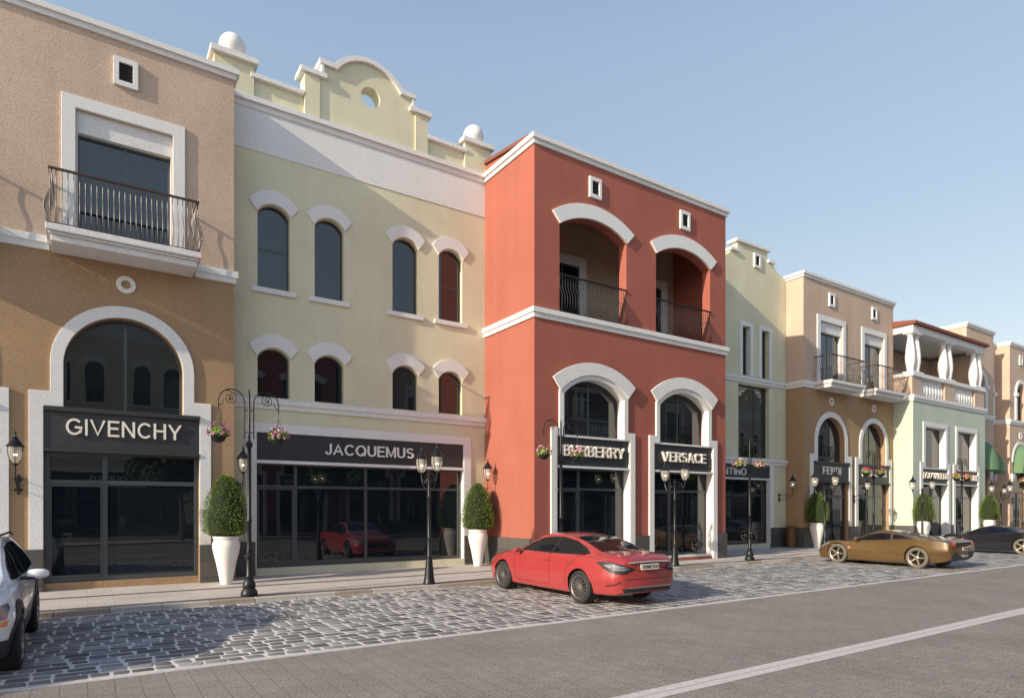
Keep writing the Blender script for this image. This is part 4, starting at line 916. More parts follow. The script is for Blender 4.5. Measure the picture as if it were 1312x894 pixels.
class Car:
    def __init__(s, name, label, loc, rz, S, paint, group=None):
        s.root = thing(name, label, 'car', (0, 0, 0), group); s.base = car_mesh(S); s.paint = paint; s.loc = loc; s.rz = rz
        s.off = {}
    def part(s, me, name, mat, parent=None, smooth=True):
        me.materials.clear(); me.materials.append(M[mat]); me.name = name
        for p in me.polygons: p.material_index = 0; p.use_smooth = smooth
        o = bpy.data.objects.new(name, me); COL.objects.link(o); o.parent = parent or s.root; ORG[o.name] = Vector((0, 0, 0))
        if smooth:
            bm = bmesh.new(); bm.from_mesh(me)
            for e in bm.edges:
                if len(e.link_faces) == 2 and e.calc_face_angle(0) > .55: e.smooth = False
            bm.to_mesh(me); bm.free()
        return o
    def body(s, arches, R, wid):
        cs = []
        for x in arches:
            for sg in (-1, 1):
                a, b = sorted((sg * (wid - .34), sg * (wid + .3))); c = cyl_mesh(x, R[1], R[0], a, b); c.materials.append(M['arch']); cs.append(c)
        s.base.materials.clear(); s.base.materials.append(M[s.paint])
        me = boolean(s.base.copy(), cs, 'DIFFERENCE')
        me.name = 'body'; o = bpy.data.objects.new('body', me); COL.objects.link(o); o.parent = s.root; ORG[o.name] = Vector((0, 0, 0))
        bm = bmesh.new(); bm.from_mesh(me)
        for f in bm.faces: f.smooth = True
        for e in bm.edges:
            if len(e.link_faces) == 2 and e.calc_face_angle(0) > .6: e.smooth = False
        bm.to_mesh(me); bm.free()
        s.b = o; return o
    def decal(s, poly, a0, a1, axis, name, mat, d=.004, parent=None, also=None):
        if d not in s.off: s.off[d] = offset_mesh(s.base, d)
        me = boolean(s.off[d].copy(), [prism_mesh(poly, a0, a1, axis)] + ([prism_mesh(also, -2, 2, 'y')] if also else []), 'INTERSECT')
        return s.part(me, name, mat, parent)
    def decal2(s, poly, a0, a1, axis, name, mat, d=.004, parent=None, also=None):
        """both sides (mirrored in y), two parts"""
        r = []
        for sg in (-1, 1):
            if axis == 'y': a, b = sorted((sg * a0, sg * a1)); p = poly
            elif axis == 'z': a, b = a0, a1; p = [(u, sg * v) for u, v in poly]
            else: a, b = a0, a1; p = [(sg * u, v) for u, v in poly]
            r.append(s.decal(p, a, b, axis, name, mat, d, parent, also))
        return r
    def wheel(s, x, y, r, w, rr, spokes, style, rimmat='rim', tyremat='tyre'):
        sg = 1 if y > 0 else -1; yo = y  # outer face
        ax = lambda p, c: [(a, c[1] + sg * b) for a, b in p]
        def L(mb, prof, n=40, sm=True):
            vs = []; fs = []
            for (q, t) in prof:
                for k in range(n): a = 2 * PI * k / n; vs.append((x + q * math.cos(a), yo - sg * t, r + q * math.sin(a)))
            m = len(prof)
            for i in range(m - 1):
                for k in range(n): fs.append([i * n + k, i * n + (k + 1) % n, (i + 1) * n + (k + 1) % n, (i + 1) * n + k])
            if prof[0][0] > .001: fs.append(list(range(n)))
            fs.append([(m - 1) * n + k for k in range(n)]); mb._add(vs, fs, sm)
        hub = MB(); L(hub, [(.045, .045), (.06, .05), (.06, .07), (rr * .62, .085), (rr * .62, .10), (.05, .12)], 32); h = hub.obj('wheel', M['arch'], s.root)
        t = MB(); vs = []; prof = [(rr - .012, .05), (rr, .02), (rr + .012, .008), (rr + (r - rr) * .45, .0), (r - .03, .008), (r - .008, .025), (r, .055), (r, w - .055), (r - .012, w - .02), (rr, w - .02), (rr - .012, w - .05)]
        n = 48; fs = []
        for (q, tt) in prof:
            for k in range(n): a = 2 * PI * k / n; vs.append((x + q * math.cos(a), yo - sg * tt, r + q * math.sin(a)))
        m = len(prof)
        for i in range(m):
            for k in range(n): fs.append([i * n + k, i * n + (k + 1) % n, ((i + 1) % m) * n + (k + 1) % n, ((i + 1) % m) * n + k])
        t._add(vs, fs, True); t.obj('tyre', M[tyremat], h)
        rm = MB(); vs = []; fs = []; prof = [(rr - .001, .014), (rr - .006, .006), (rr - .018, .012), (rr - .03, .05), (rr - .035, w - .06), (rr - .005, w - .04)]; m = len(prof)
        for (q, tt) in prof:
            for k in range(n): a = 2 * PI * k / n; vs.append((x + q * math.cos(a), yo - sg * tt, r + q * math.sin(a)))
        for i in range(m):
            for k in range(n): fs.append([i * n + k, i * n + (k + 1) % n, ((i + 1) % m) * n + (k + 1) % n, ((i + 1) % m) * n + k])
        rm._add(vs, fs, True)
        L(rm, [(.001, .022), (.035, .022), (.055, .03), (.062, .05)], 20)
        for k in range(spokes):
            a = 2 * PI * (k + .5) / spokes
            def pt(q, da, d): return (x + q * math.cos(a + da), yo - sg * d, r + q * math.sin(a + da))
            if style == 'twin': segs = [(-.10, -.055), (.10, .055)]; wd = .010
            else: segs = [(0, 0)]; wd = {'thin': .009, 'wide': .026}[style]
            for s0, s1 in segs:
                q0, q1 = .05, rr - .012
                vs = []
                for q, da, wq in ((q0, s0 * 2, wd * 1.25), (q1, s1, wd)):
                    for dd, ww in ((.028 if q == q0 else .012, .7), (.05, 1.0)):
                        dw = wq * ww / q; vs += [pt(q, da - dw, dd), pt(q, da + dw, dd)]
                rm._add(vs, [[0, 1, 5, 4], [2, 3, 7, 6], [0, 4, 6, 2], [1, 3, 7, 5], [0, 2, 3, 1], [4, 5, 7, 6]], False)
        rm.obj('rim', M[rimmat], h)
        return h
    def ell(s, c, r, name, mat, parent=None):
        mb = MB(); vs = []; fs = []; n = 16; m = 10
        for i in range(m + 1):
            for k in range(n):
                t = PI * i / m; a = 2 * PI * k / n; e = .75
                f = lambda q: math.copysign(abs(q) ** e, q)
                vs.append((c[0] + r[0] * f(math.sin(t)) * f(math.cos(a)), c[1] + r[1] * f(math.sin(t)) * f(math.sin(a)), c[2] + r[2] * f(math.cos(t))))
        for i in range(m):
            for k in range(n): fs.append([i * n + k, i * n + (k + 1) % n, (i + 1) * n + (k + 1) % n, (i + 1) * n + k])
        mb._add(vs, fs, True); return mb.obj(name, M[mat], parent or s.root)
    def place(s): s.root.location = s.loc; s.root.rotation_euler = (0, 0, s.rz)
def strip(pts, w):
    """polyline to thin polygon"""
    L, R = [], []
    for i, p in enumerate(pts):
        a = Vector(pts[max(0, i - 1)]); b = Vector(pts[min(len(pts) - 1, i + 1)]); d = (b - a).normalized(); n = Vector((-d.y, d.x)) * w / 2
        L.append((p[0] + n.x, p[1] + n.y)); R.append((p[0] - n.x, p[1] - n.y))
    return L + R[::-1]
def plate_text(car, txt, x, z, w, h, tilt=0):
    mb = MB(); mb.plate(rect(-w / 2, z - h / 2, w / 2, z + h / 2), (), x - .012, x, lambda u, d, v: (d - (v - z) * tilt, u, v)); o = mb.obj('number_plate', M['plate'], car.root)
    if txt: text_mesh(o, txt, lambda u, d, v: (x - .013 - (v - z) * tilt + d, -u, v), -w / 2 + .05, w / 2 - .02, z - h * .33, z + h * .33, 0, 'ink', .002, bold=.02)
    return o
# ---- red four door coupe (nose towards the shops)
def red_car():
    #    x      zb   ws   zs   wm   zm   wh   zh    wr   zr    zc
    S = [(-2.50, .36, .60, .42, .67, .60, .63, .80, .54, .90, .935),
         (-2.46, .30, .66, .37, .74, .58, .70, .83, .58, .945, .975),
         (-2.36, .25, .76, .33, .84, .57, .79, .87, .64, .985, 1.02),
         (-2.15, .23, .83, .32, .90, .56, .85, .91, .67, 1.01, 1.045),
         (-1.90, .22, .86, .31, .93, .56, .875, .935, .655, 1.03, 1.075),
         (-1.60, .20, .88, .30, .945, .56, .89, .945, .625, 1.11, 1.165),
         (-1.20, .19, .89, .29, .945, .56, .90, .945, .585, 1.235, 1.29),
         (-.80, .18, .89, .28, .93, .56, .895, .94, .565, 1.315, 1.375),
         (-.30, .18, .89, .27, .925, .55, .89, .93, .565, 1.355, 1.42),
         (.10, .18, .89, .27, .925, .55, .885, .92, .575, 1.335, 1.40),
         (.50, .18, .89, .28, .93, .55, .88, .91, .605, 1.21, 1.27),
         (.85, .18, .89, .29, .935, .55, .875, .90, .65, 1.055, 1.105),
         (1.10, .18, .89, .30, .94, .55, .87, .885, .70, .975, 1.02),
         (1.45, .18, .885, .31, .94, .55, .86, .855, .71, .925, .97),
         (1.85, .18, .86, .31, .915, .55, .82, .80, .66, .865, .905),
         (2.15, .19, .78, .30, .84, .53, .74, .73, .58, .79, .82),
         (2.32, .21, .64, .31, .70, .50, .62, .66, .48, .71, .735),
         (2.38, .26, .50, .34, .56, .48, .48, .60, .38, .635, .65)]
    c = Car('parked_saloon', 'red four door coupe parked with its nose to the red building', (9.32, 11.64, 0), PI / 2, S, 'pred')
    c.body((1.47, -1.44), (.385, .34), .94)
    dlo = [(.86, .985), (.55, 1.155), (.20, 1.275), (-.20, 1.33), (-.60, 1.325), (-1.0, 1.265), (-1.35, 1.155), (-1.62, 1.035), (-1.50, 1.0), (-.6, .985)]
    for sg, w in zip((-1, 1), c.decal2(dlo, .3, 1.0, 'y', 'side_window', 'carglass')): pass
    c.decal2(strip([(-.42, .98), (-.50, 1.34)], .035), .3, 1.0, 'y', 'door_pillar', 'trim', .006)
    c.decal2(strip([(-.40, .985), (-.41, .7), (-.40, .32)], .008), .6, 1.0, 'y', 'door_gap', 'gap', .002)
    c.decal2(strip([(.92, .96), (.97, .70), (.90, .36), (.80, .30), (-.4, .295)], .008), .6, 1.0, 'y', 'door_gap', 'gap', .002)
    c.decal2(strip([(-1.42, 1.0), (-1.25, .86), (-1.05, .72), (-.98, .45), (-.96, .31)], .008), .6, 1.0, 'y', 'door_gap', 'gap', .002)
    c.decal([(.98, .66), (.40, .56), (.20, .54), (.20, -.54), (.40, -.56), (.98, -.66)], .93, 1.6, 'z', 'windscreen', 'carglass')
    c.decal([(-.92, .50), (-1.3, .545), (-1.78, .60), (-1.86, .5), (-1.9, 0), (-1.86, -.5), (-1.78, -.60), (-1.3, -.545), (-.92, -.50), (-.86, 0)], 1.0, 1.6, 'z', 'rear_window', 'carglass')
    # lamps, chrome and diffuser at the tail
    lamp = [(.40, .765), (.55, .72), (.90, .70), (.93, .80), (.90, .875), (.72, .855), (.50, .80)]
    tip = [(-2.7, .62), (-2.30, .70), (-1.93, .885), (-2.02, .90), (-2.2, .905), (-2.7, .90)]
    c.decal2([(.36, .755), (.50, .715), (.97, .60), (.97, .96), (.74, .87), (.50, .80)], -2.7, -1.9, 'x', 'tail_lamp', 'trim', .006, also=tip)
    c.decal2([(.50, .772), (.60, .750), (.95, .69), (.95, .90), (.72, .83), (.58, .80)], -2.7, -2.06, 'x', 'lamp_lens', 'clear', .010, also=[(-2.7, .72), (-2.36, .75), (-2.12, .84), (-2.25, .855), (-2.7, .84)])
    c.decal2([(.50, .785), (.95, .772), (.95, .782), (.50, .795)], -2.7, -2.1, 'x', 'lamp_strip', 'trim', .013)
    c.decal([(-.50, .905), (0, .915), (.50, .905), (.56, .888), (.54, .872), (0, .884), (-.54, .872), (-.56, .888)], -2.7, -2.2, 'x', 'chrome_strip', 'chromes', .02)
    c.decal([(-.36, .872), (.36, .872), (.34, .855), (-.34, .855)], -2.7, -2.3, 'x', 'plate_recess', 'gap', .008); c.decal2(strip([(.36, .87), (.31, .72), (0, .70)], .010), -2.7, -2.3, 'x', 'bumper_seam', 'gap', .002)
    c.decal([(-.68, .38), (-.62, .30), (.62, .30), (.68, .38), (.5, .40), (-.5, .40)], -2.7, -2.0, 'x', 'diffuser', 'trim', .008)
    c.decal(strip([(-.60, .395), (.60, .395)], .018), -2.7, -2.2, 'x', 'chrome_lip', 'chrome', .012)
    c.decal2(strip([(.72, .52), (.80, .46), (.86, .44)], .02), -2.7, -2.0, 'x', 'bumper_vent', 'gap', .004)
    c.decal(strip([(-.62, .56), (.62, .56)], .01), -2.7, -2.3, 'x', 'bumper_seam', 'gap', .002)
    plate_text(c, 'EVERMOTION', -2.525, .795, .50, .11, -.15)
    c.decal2(rect(-.55, .83, -.35, .85), .6, 1.0, 'y', 'door_handle', 'pred', .028) if False else None
    for sg in (-1, 1):
        for x in (-.30, -1.12):
            MB().tube([(x - .11, sg * .922, .83), (x - .05, sg * .935, .835), (x + .05, sg * .935, .835), (x + .10, sg * .922, .83)], [.008, .013, .013, .008], 6).obj('door_handle', M['pred'], c.root)
        h = c.ell((.72, sg * .99, .985), (.055, .105, .055), 'mirror', 'pred'); MB().tube([(.74, sg * .86, .94), (.73, sg * .95, .965)], .028, 6).obj('mirror_foot', M['trim'], h)
    mb = MB().lathe([(.045, 0), (.045, .012), (.03, .014), (.001, .014)], (-2.37, 0, 1.018), 20); mb.obj('badge', M['chrome'], c.root)
    for x in (1.47, -1.44):
        for sg in (-1, 1): c.wheel(x, sg * .935, .34, .25, .25, 16, 'thin')
    # headlights
    c.decal2([(.42, .66), (.55, .60), (.80, .60), (.84, .70), (.60, .74)], 1.95, 2.5, 'x', 'headlight', 'clear', .005)
    c.decal([(-.36, .62), (.36, .62), (.42, .45), (-.42, .45)], 2.2, 2.5, 'x', 'grille', 'trim', .006)
    c.place(); return c
def sports(label, loc, paint, lab2, sx=1, tyre='tyred', rim='rimg', name='parked_sports_car'):
    S = [(-2.30, .42, .70, .48, .80, .60, .76, .78, .60, .86, .865),
         (-2.24, .34, .78, .42, .90, .60, .86, .83, .66, .905, .91),
         (-2.05, .24, .84, .34, .95, .60, .91, .89, .66, .94, .945),
         (-1.70, .18, .88, .28, .975, .60, .93, .93, .60, .96, .975),
         (-1.32, .15, .90, .26, .975, .58, .93, .935, .56, 1.0, 1.02),
         (-.90, .14, .91, .24, .955, .56, .89, .90, .52, 1.07, 1.105),
         (-.40, .13, .91, .23, .935, .54, .84, .84, .53, 1.13, 1.185),
         (.0, .13, .91, .23, .93, .52, .83, .80, .55, 1.135, 1.205),
         (.35, .13, .91, .23, .93, .52, .835, .785, .58, 1.055, 1.13),
         (.75, .13, .91, .24, .935, .52, .85, .78, .64, .90, .95),
         (1.05, .13, .905, .25, .945, .53, .87, .79, .68, .81, .83),
         (1.33, .13, .90, .26, .95, .54, .88, .80, .70, .78, .775),
         (1.70, .13, .87, .25, .92, .50, .83, .73, .66, .70, .70),
         (2.00, .14, .78, .24, .83, .43, .74, .60, .56, .60, .61),
         (2.15, .16, .66, .24, .70, .38, .62, .50, .46, .515, .53),
         (2.22, .20, .50, .26, .54, .34, .48, .42, .36, .435, .445)]
    c = Car(name, label, loc, PI / 2, S, paint)
    c.body((1.33, -1.32), (.385, .345), .96)
    c.decal2([(.78, .845), (.40, 1.03), (.02, 1.105), (-.35, 1.095), (-.42, .90), (.2, .86)], .3, 1.0, 'y', 'side_window', 'carglass')
    c.decal2([(-.45, 1.08), (-.85, 1.02), (-1.1, .955), (-.75, .93), (-.5, .91)], .3, 1.0, 'y', 'quarter_window', 'carglass')
    c.decal([(1.02, .62), (.40, .54), (.32, 0), (.40, -.54), (1.02, -.62), (1.1, 0)], .8, 1.4, 'z', 'windscreen', 'carglass')
    c.decal([(-.55, .42), (-1.0, .44), (-1.62, .42), (-1.68, 0), (-1.62, -.42), (-1.0, -.44), (-.55, -.42), (-.5, 0)], .9, 1.4, 'z', 'rear_window', 'carglass')
    c.decal2(strip([(.85, .83), (.90, .6), (.85, .3), (-.15, .28)], .008), .6, 1.0, 'y', 'door_gap', 'gap', .002)
    c.decal2(strip([(-.45, .90), (-.5, .6), (-.3, .3)], .008), .6, 1.0, 'y', 'door_gap', 'gap', .002)
    c.decal2(circ(.66, .82, .08, 24), -2.5, -2.0, 'x', 'tail_lamp', 'tail', .010)
    c.decal2(circ(.66, .82, .035, 18), -2.5, -2.0, 'x', 'lamp_lens', 'clear', .014)
    c.decal([(-.52, .86), (.52, .86), (.50, .76), (-.50, .76)], -2.5, -2.1, 'x', 'engine_grille', 'trim', .005)
    c.decal([(-.78, .42), (-.70, .56), (-.40, .56), (-.34, .47), (.34, .47), (.40, .56), (.70, .56), (.78, .42), (.6, .30), (-.6, .30)], -2.5, -1.9, 'x', 'diffuser', 'trim', .008)
    plate_text(c, 'F458', -2.335, .66, .36, .10)
    for y in (-.12, 0, .12):
        mb = MB(); n0 = 14; vs = []
        mb.tube([(-2.20, y, .44), (-2.37, y, .44)], .042, 12); mb.obj('exhaust_pipe', M['chrome'], c.root)
    for sg in (-1, 1):
        h = c.ell((.62, sg * .97, .90), (.07, .11, .06), 'mirror', paint); MB().tube([(.62, sg * .80, .85), (.62, sg * .92, .88)], .02, 6).obj('mirror_foot', M['trim'], h)
    c.decal2([(.50, .60), (.62, .50), (.78, .46), (.84, .62), (.86, .74), (.78, .76)], 1.5, 2.3, 'x', 'headlight', 'clear', .005)
    c.decal2(circ(1.02 - .12, .58, .035, 14), .7, 1.1, 'y', 'wing_badge', 'amber', .004)
    for x in (1.33, -1.32):
        for sg in (-1, 1): c.wheel(x, sg * .955, .345, .27, .255, 5, 'wide', rim, tyre)
    c.place(); return c
def white_car():
    S = [(-2.18, .45, .66, .52, .74, .72, .70, .95, .58, 1.05, 1.08),
         (-2.12, .36, .76, .44, .84, .72, .80, .98, .64, 1.20, 1.24),
         (-1.95, .28, .83, .40, .90, .72, .86, 1.01, .63, 1.36, 1.42),
         (-1.60, .24, .86, .38, .92, .72, .88, 1.02, .62, 1.45, 1.53),
         (-.80, .22, .87, .36, .915, .70, .88, 1.01, .62, 1.50, 1.59),
         (-.10, .22, .87, .36, .91, .70, .88, 1.0, .63, 1.50, 1.60),
         (.35, .22, .87, .36, .91, .70, .875, .99, .65, 1.43, 1.52),
         (.80, .22, .87, .36, .915, .70, .87, .98, .69, 1.22, 1.27),
         (1.10, .22, .87, .37, .92, .70, .865, .97, .74, 1.05, 1.10),
         (1.45, .22, .87, .38, .925, .70, .85, .94, .74, 1.0, 1.045),
         (1.90, .23, .83, .38, .89, .68, .80, .88, .68, .95, .985),
         (2.15, .25, .74, .38, .80, .64, .72, .82, .60, .88, .90),
         (2.28, .29, .60, .38, .66, .58, .58, .74, .48, .79, .80),
         (2.33, .34, .48, .40, .52, .54, .46, .66, .38, .70, .71)]
    c = Car('parked_crossover', 'white crossover with black wheel arch cladding cut off by the left edge of the photo', (-1.60, 11.25, 0), -PI / 2, S, 'pwhite')
    c.body((1.44, -1.44), (.40, .35), .93)
    c.decal2([(1.02, 1.045), (.68, 1.25), (.30, 1.43), (-.2, 1.475), (-.9, 1.47), (-1.5, 1.42), (-1.85, 1.25), (-1.7, 1.08), (-.4, 1.045)], .3, 1.0, 'y', 'side_window', 'carglass')
    c.decal2(strip([(-.15, 1.04), (-.22, 1.49)], .05), .3, 1.0, 'y', 'door_pillar', 'trim', .006)
    c.decal([(1.10, .68), (.42, .59), (.32, 0), (.42, -.59), (1.10, -.68), (1.16, 0)], 1.02, 1.7, 'z', 'windscreen', 'carglass')
    for x in (1.44, -1.44):
        for sg in (-1, 1):
            ring = [(x + .50 * math.cos(a), .35 + .50 * math.sin(a)) for a in [PI * i / 20 for i in range(-2, 23)]] + [(x + .39 * math.cos(a), .35 + .39 * math.sin(a)) for a in [PI * i / 20 for i in range(22, -3, -1)]]
            a, b = sorted((sg * .55, sg * 1.1)); c.decal(ring, a, b, 'y', 'arch_cladding', 'trim', .014)
    c.decal2([(-.94, .24), (.94, .24), (.94, .42), (-.94, .42)], .6, 1.1, 'y', 'sill_cladding', 'trim', .012)
    c.decal2(strip([(.98, 1.02), (1.0, .7), (.9, .45)], .008), .6, 1.0, 'y', 'door_gap', 'gap', .002); c.decal2(strip([(-.15, 1.03), (-.15, .45)], .008), .6, 1.0, 'y', 'door_gap', 'gap', .002)
    c.decal([(-.85, .26), (.85, .26), (.85, .45), (.6, .50), (-.6, .50), (-.85, .45)], 1.9, 2.5, 'x', 'bumper_cladding', 'trim', .012)
    c.decal2([(.46, .76), (.60, .68), (.84, .70), (.86, .86), (.62, .84)], 1.85, 2.5, 'x', 'headlight', 'clear', .005)
    c.decal2([(.66, .64), (.84, .62), (.86, .69), (.70, .68)], 1.85, 2.5, 'x', 'indicator', 'amber', .010)
    for sg in (-1, 1):
        c.ell((.72, sg * 1.05, 1.09), (.07, .125, .065), 'mirror', 'pwhite'); MB().box(.66, .78, min(sg * .86, sg * 1.02), max(sg * .86, sg * 1.02), 1.02, 1.06).obj('mirror_foot', M['trim'], c.root)
        MB().tube([(.35, sg * .60, 1.53), (.2, sg * .61, 1.585), (-1.2, sg * .61, 1.59), (-1.5, sg * .61, 1.54)], .016, 6).obj('roof_rail', M['trim'], c.root)
        for x in (.05, -1.1): MB().tube([(x - .1, sg * .905, .90), (x + .1, sg * .905, .90)], .013, 6).obj('door_handle', M['pwhite'], c.root)
    for x in (1.44, -1.44):
        for sg in (-1, 1): c.wheel(x, sg * .945, .35, .24, .235, 7, 'twin')
    c.place(); return c
red_car()
sports('bronze mid engined sports car parked between the red saloon and the black car', (23.38, 11.42, 0), 'pgold', '')
sports('black sports car partly hidden behind the bronze car at the right edge', (33.6, 11.9, 0), 'pblack', '')
white_car()
# ------------------------------------------------------------------ ground
def ground_mat(name, f): 
    m, nt, b = new_mat(name); f(nt, b); return m
def pavers(nt, b):
    v = objco(nt); mp = N(nt, 'ShaderNodeMapping'); mp.inputs['Rotation'].default_value = (0, 0, PI / 2); nt.links.new(v, mp.inputs[0])
    br = N(nt, 'ShaderNodeTexBrick'); nt.links.new(mp.outputs[0], br.inputs['Vector'])
    for k, x in {'Scale': 1, 'Mortar Size': .005, 'Brick Width': .30, 'Row Height': .25, 'Mortar Smooth': .3, 'Bias': 0}.items(): br.inputs[k].default_value = x
    br.inputs['Color1'].default_value = (.30, .275, .255, 1); br.inputs['Color2'].default_value = (.265, .245, .23, 1); br.inputs['Mortar'].default_value = (.17, .155, .14, 1)
    n = noise(nt, v, 34, 6, .85); n2 = noise(nt, v, .7, 4); n3 = noise(nt, v, 9, 3)
    c = mixmul(nt, mixmul(nt, br.outputs['Color'], ramp(nt, n, .36, (.42,) * 3, .66, (1.62, 1.6, 1.56))), ramp(nt, n2, .3, (.86, .85, .83), .7, (1.06, 1.07, 1.06)))
    nt.links.new(c, b.inputs['Base Color']); b.inputs['Roughness'].default_value = .85; b.inputs['Specular IOR Level'].default_value = .3
    ad = N(nt, 'ShaderNodeMath', operation='MULTIPLY_ADD'); nt.links.new(br.outputs['Fac'], ad.inputs[0]); ad.inputs[1].default_value = -1.0; nt.links.new(n, ad.inputs[2])
    bump(nt, b, ad.outputs[0], .45, .008)
M['pavers'] = ground_mat('grey road pavers', pavers)
def paving(nt, b):
    v = objco(nt); br = N(nt, 'ShaderNodeTexBrick'); nt.links.new(v, br.inputs['Vector'])
    for k, x in {'Scale': 1, 'Mortar Size': .006, 'Brick Width': .9, 'Row Height': .30, 'Mortar Smooth': .2, 'Bias': 0}.items(): br.inputs[k].default_value = x
    br.inputs['Color1'].default_value = (.62, .57, .52, 1); br.inputs['Color2'].default_value = (.56, .52, .475, 1); br.inputs['Mortar'].default_value = (.30, .27, .25, 1)
    n = noise(nt, v, 20, 4); n2 = noise(nt, v, .8, 4)
    c = mixmul(nt, mixmul(nt, br.outputs['Color'], ramp(nt, n, .3, (.85,) * 3, .7, (1.1,) * 3)), ramp(nt, n2, .3, (.84, .82, .8), .7, (1.05,) * 3))
    nt.links.new(c, b.inputs['Base Color']); b.inputs['Roughness'].default_value = .7; bump(nt, b, br.outputs['Fac'], -.3, .004)
M['paving'] = ground_mat('pale pavement slabs', paving)
M['band'] = plain('grey pavement band', (.12, .112, .11), .75, var=.25, bscale=14)
M['mortar'] = plain('pale mortar', (.80, .76, .70), .9, var=.25, bscale=24)
M['line'] = plain('worn white road paint', (.66, .63, .60), .8, var=.3, bscale=16)
M['kerbw'] = plain('pale kerb stone', (.55, .50, .45), .8, var=.2, bscale=12); M['kerbt'] = plain('tan kerb stone', (.40, .33, .26), .8, var=.2, bscale=12)
M['sand'] = plain('dry ground', (.25, .22, .18), .95, var=.2, bscale=.3)
def cobm():
    m, nt, b = new_mat('cobble stone'); v = objco(nt)
    at = N(nt, 'ShaderNodeVertexColor'); at.layer_name = 'tone'
    n = noise(nt, v, 60, 4, .7); c = mixmul(nt, at.outputs['Color'], ramp(nt, n, .3, (.7,) * 3, .7, (1.25,) * 3))
    nt.links.new(c, b.inputs['Base Color']); b.inputs['Roughness'].default_value = .62; b.inputs['Specular IOR Level'].default_value = .35; bump(nt, b, n, .5, .006); return m
M['cobble'] = cobm()
def sheet(name, mat, x0, x1, y0, y1, z, t=None):
    mb = MB()
    if t: mb.box(x0, x1, y0, y1, z - t, z)
    else: mb._add([(x0, y0, z), (x1, y0, z), (x1, y1, z), (x0, y1, z)], [[0, 1, 2, 3]])
    return struct(name, mb, M[mat])
sheet('ground', 'sand', -900, 1200, -900, 1200, -.06)
sheet('road', 'pavers', -120, 260, 1.0 - 0, 8.64, 0, .05)
sheet('road', 'pavers', -120, 260, -4.2, .998, 0, .05)
sheet('edge_line', 'line', -120, 260, 8.642, 8.78, .006, .05)
for y in (4.66, 4.806): sheet('centre_line', 'line', -120, 260, y, y + .134, .004, .003)
# cobbles
def cobbles(x0, x1, y0, y1):
    rnd = random.Random(3); vs = []; fs = []; cols = []
    rh = .225; rows = int((y1 - y0) / rh)
    def edge(i, k): return y0 + i * rh + (.016 * math.sin(k * 1.7 + i * 2.1) + .012 * math.sin(k * .63 + i))
    for r in range(rows):
        x = x0 + rnd.uniform(0, .2)
        while x < x1:
            L = rnd.uniform(.19, .36) if x > -1 and x < 40 else .3
            g = rnd.uniform(.010, .022); gy = rnd.uniform(.010, .019); a, b = x + g, x + L - g
            skew = rnd.uniform(-.022, .022)
            ya, yb = edge(r, x * 2) + gy, edge(r, (x + L) * 2) + gy; yc, yd = edge(r + 1, x * 2) - gy, edge(r + 1, (x + L) * 2) - gy
            P = [(a, ya), (b, yb), (b + skew, yd), (a + skew, yc)]
            h = rnd.uniform(-.0005, .0035); q = .022
            cx = sum(p[0] for p in P) / 4; cy = sum(p[1] for p in P) / 4
            n0 = len(vs); ring = []
            for i in range(4):    # cut corners
                p, pn, pp = P[i], P[(i + 1) % 4], P[i - 1]
                for o in (pp, pn):
                    d = math.hypot(o[0] - p[0], o[1] - p[1]); c = .012 + rnd.uniform(0, .018); ring.append((p[0] + (o[0] - p[0]) / d * c, p[1] + (o[1] - p[1]) / d * c))
            for p in ring: vs.append((p[0], p[1], -.03))
            for p in ring: vs.append((p[0], p[1], h + .0008))
            for p in ring: vs.append((cx + (p[0] - cx) * .93, cy + (p[1] - cy) * .88, h + .0035 + rnd.uniform(-.0012, .0012)))
            m = 8; s = len(fs)
            for k in range(m):
                k2 = (k + 1) % m; fs.append((n0 + k, n0 + k2, n0 + m + k2, n0 + m + k)); fs.append((n0 + m + k, n0 + m + k2, n0 + 2 * m + k2, n0 + 2 * m + k))
            fs.append(tuple(n0 + 2 * m + k for k in range(m)))
            t = rnd.choice((.13, .17, .21, .26, .34)) * rnd.uniform(.85, 1.15); w = rnd.uniform(.85, .98)
            cols += [(t * .98, t * (w * .2 + .79), t * (w * .2 + .79), 1)] * (len(fs) - s)
            x += L
    me = bpy.data.meshes.new('cobbled_parking'); me.from_pydata(vs, [], fs); me.materials.append(M['cobble'])
    ca = me.color_attributes.new('tone', 'FLOAT_COLOR', 'CORNER'); buf = []
    for p, c in zip(me.polygons, cols): buf += list(c) * p.loop_total; p.use_smooth = True
    ca.data.foreach_set('color', buf); o = bpy.data.objects.new('cobbled_parking', me); COL.objects.link(o); o['kind'] = 'structure'
    for e in (): pass
    return o
cobbles(-6, 62, 8.79, 13.97)
sheet('mortar_bed', 'mortar', -60, 260, 8.782, 14.0, .001, .05)
mbk = MB(); x = -60.0; i = 0
while x < 120:
    L = .85; mbk.cur = [0, 1, 0, 1, 0, 1, 1, 0, 1, 0][i % 10] if False else int((i * 7) % 10 < 4); mbk.box(x, x + L - .006, 14.002, 14.17, -.05, ZG); x += L; i += 1
ko = struct('kerb', mbk, [M['kerbw'], M['kerbt']]); bv = ko.modifiers.new('b', 'BEVEL'); bv.width = .015; bv.segments = 2
sheet('pavement_band', 'band', -60, 260, 14.172, 14.44, ZG - .002, .1)
sheet('pavement', 'paving', -60, 260, 14.442, 16.02, ZG, .1)
sheet('pavement_band', 'band', -60, 260, 16.022, 16.26, ZG - .003, .1)
sheet('pavement', 'paving', -60, 260, 16.262, 40, ZG, .1)
# other side of the street
sheet('pavement', 'paving', -120, 260, -14, -4.202, ZG, .1)
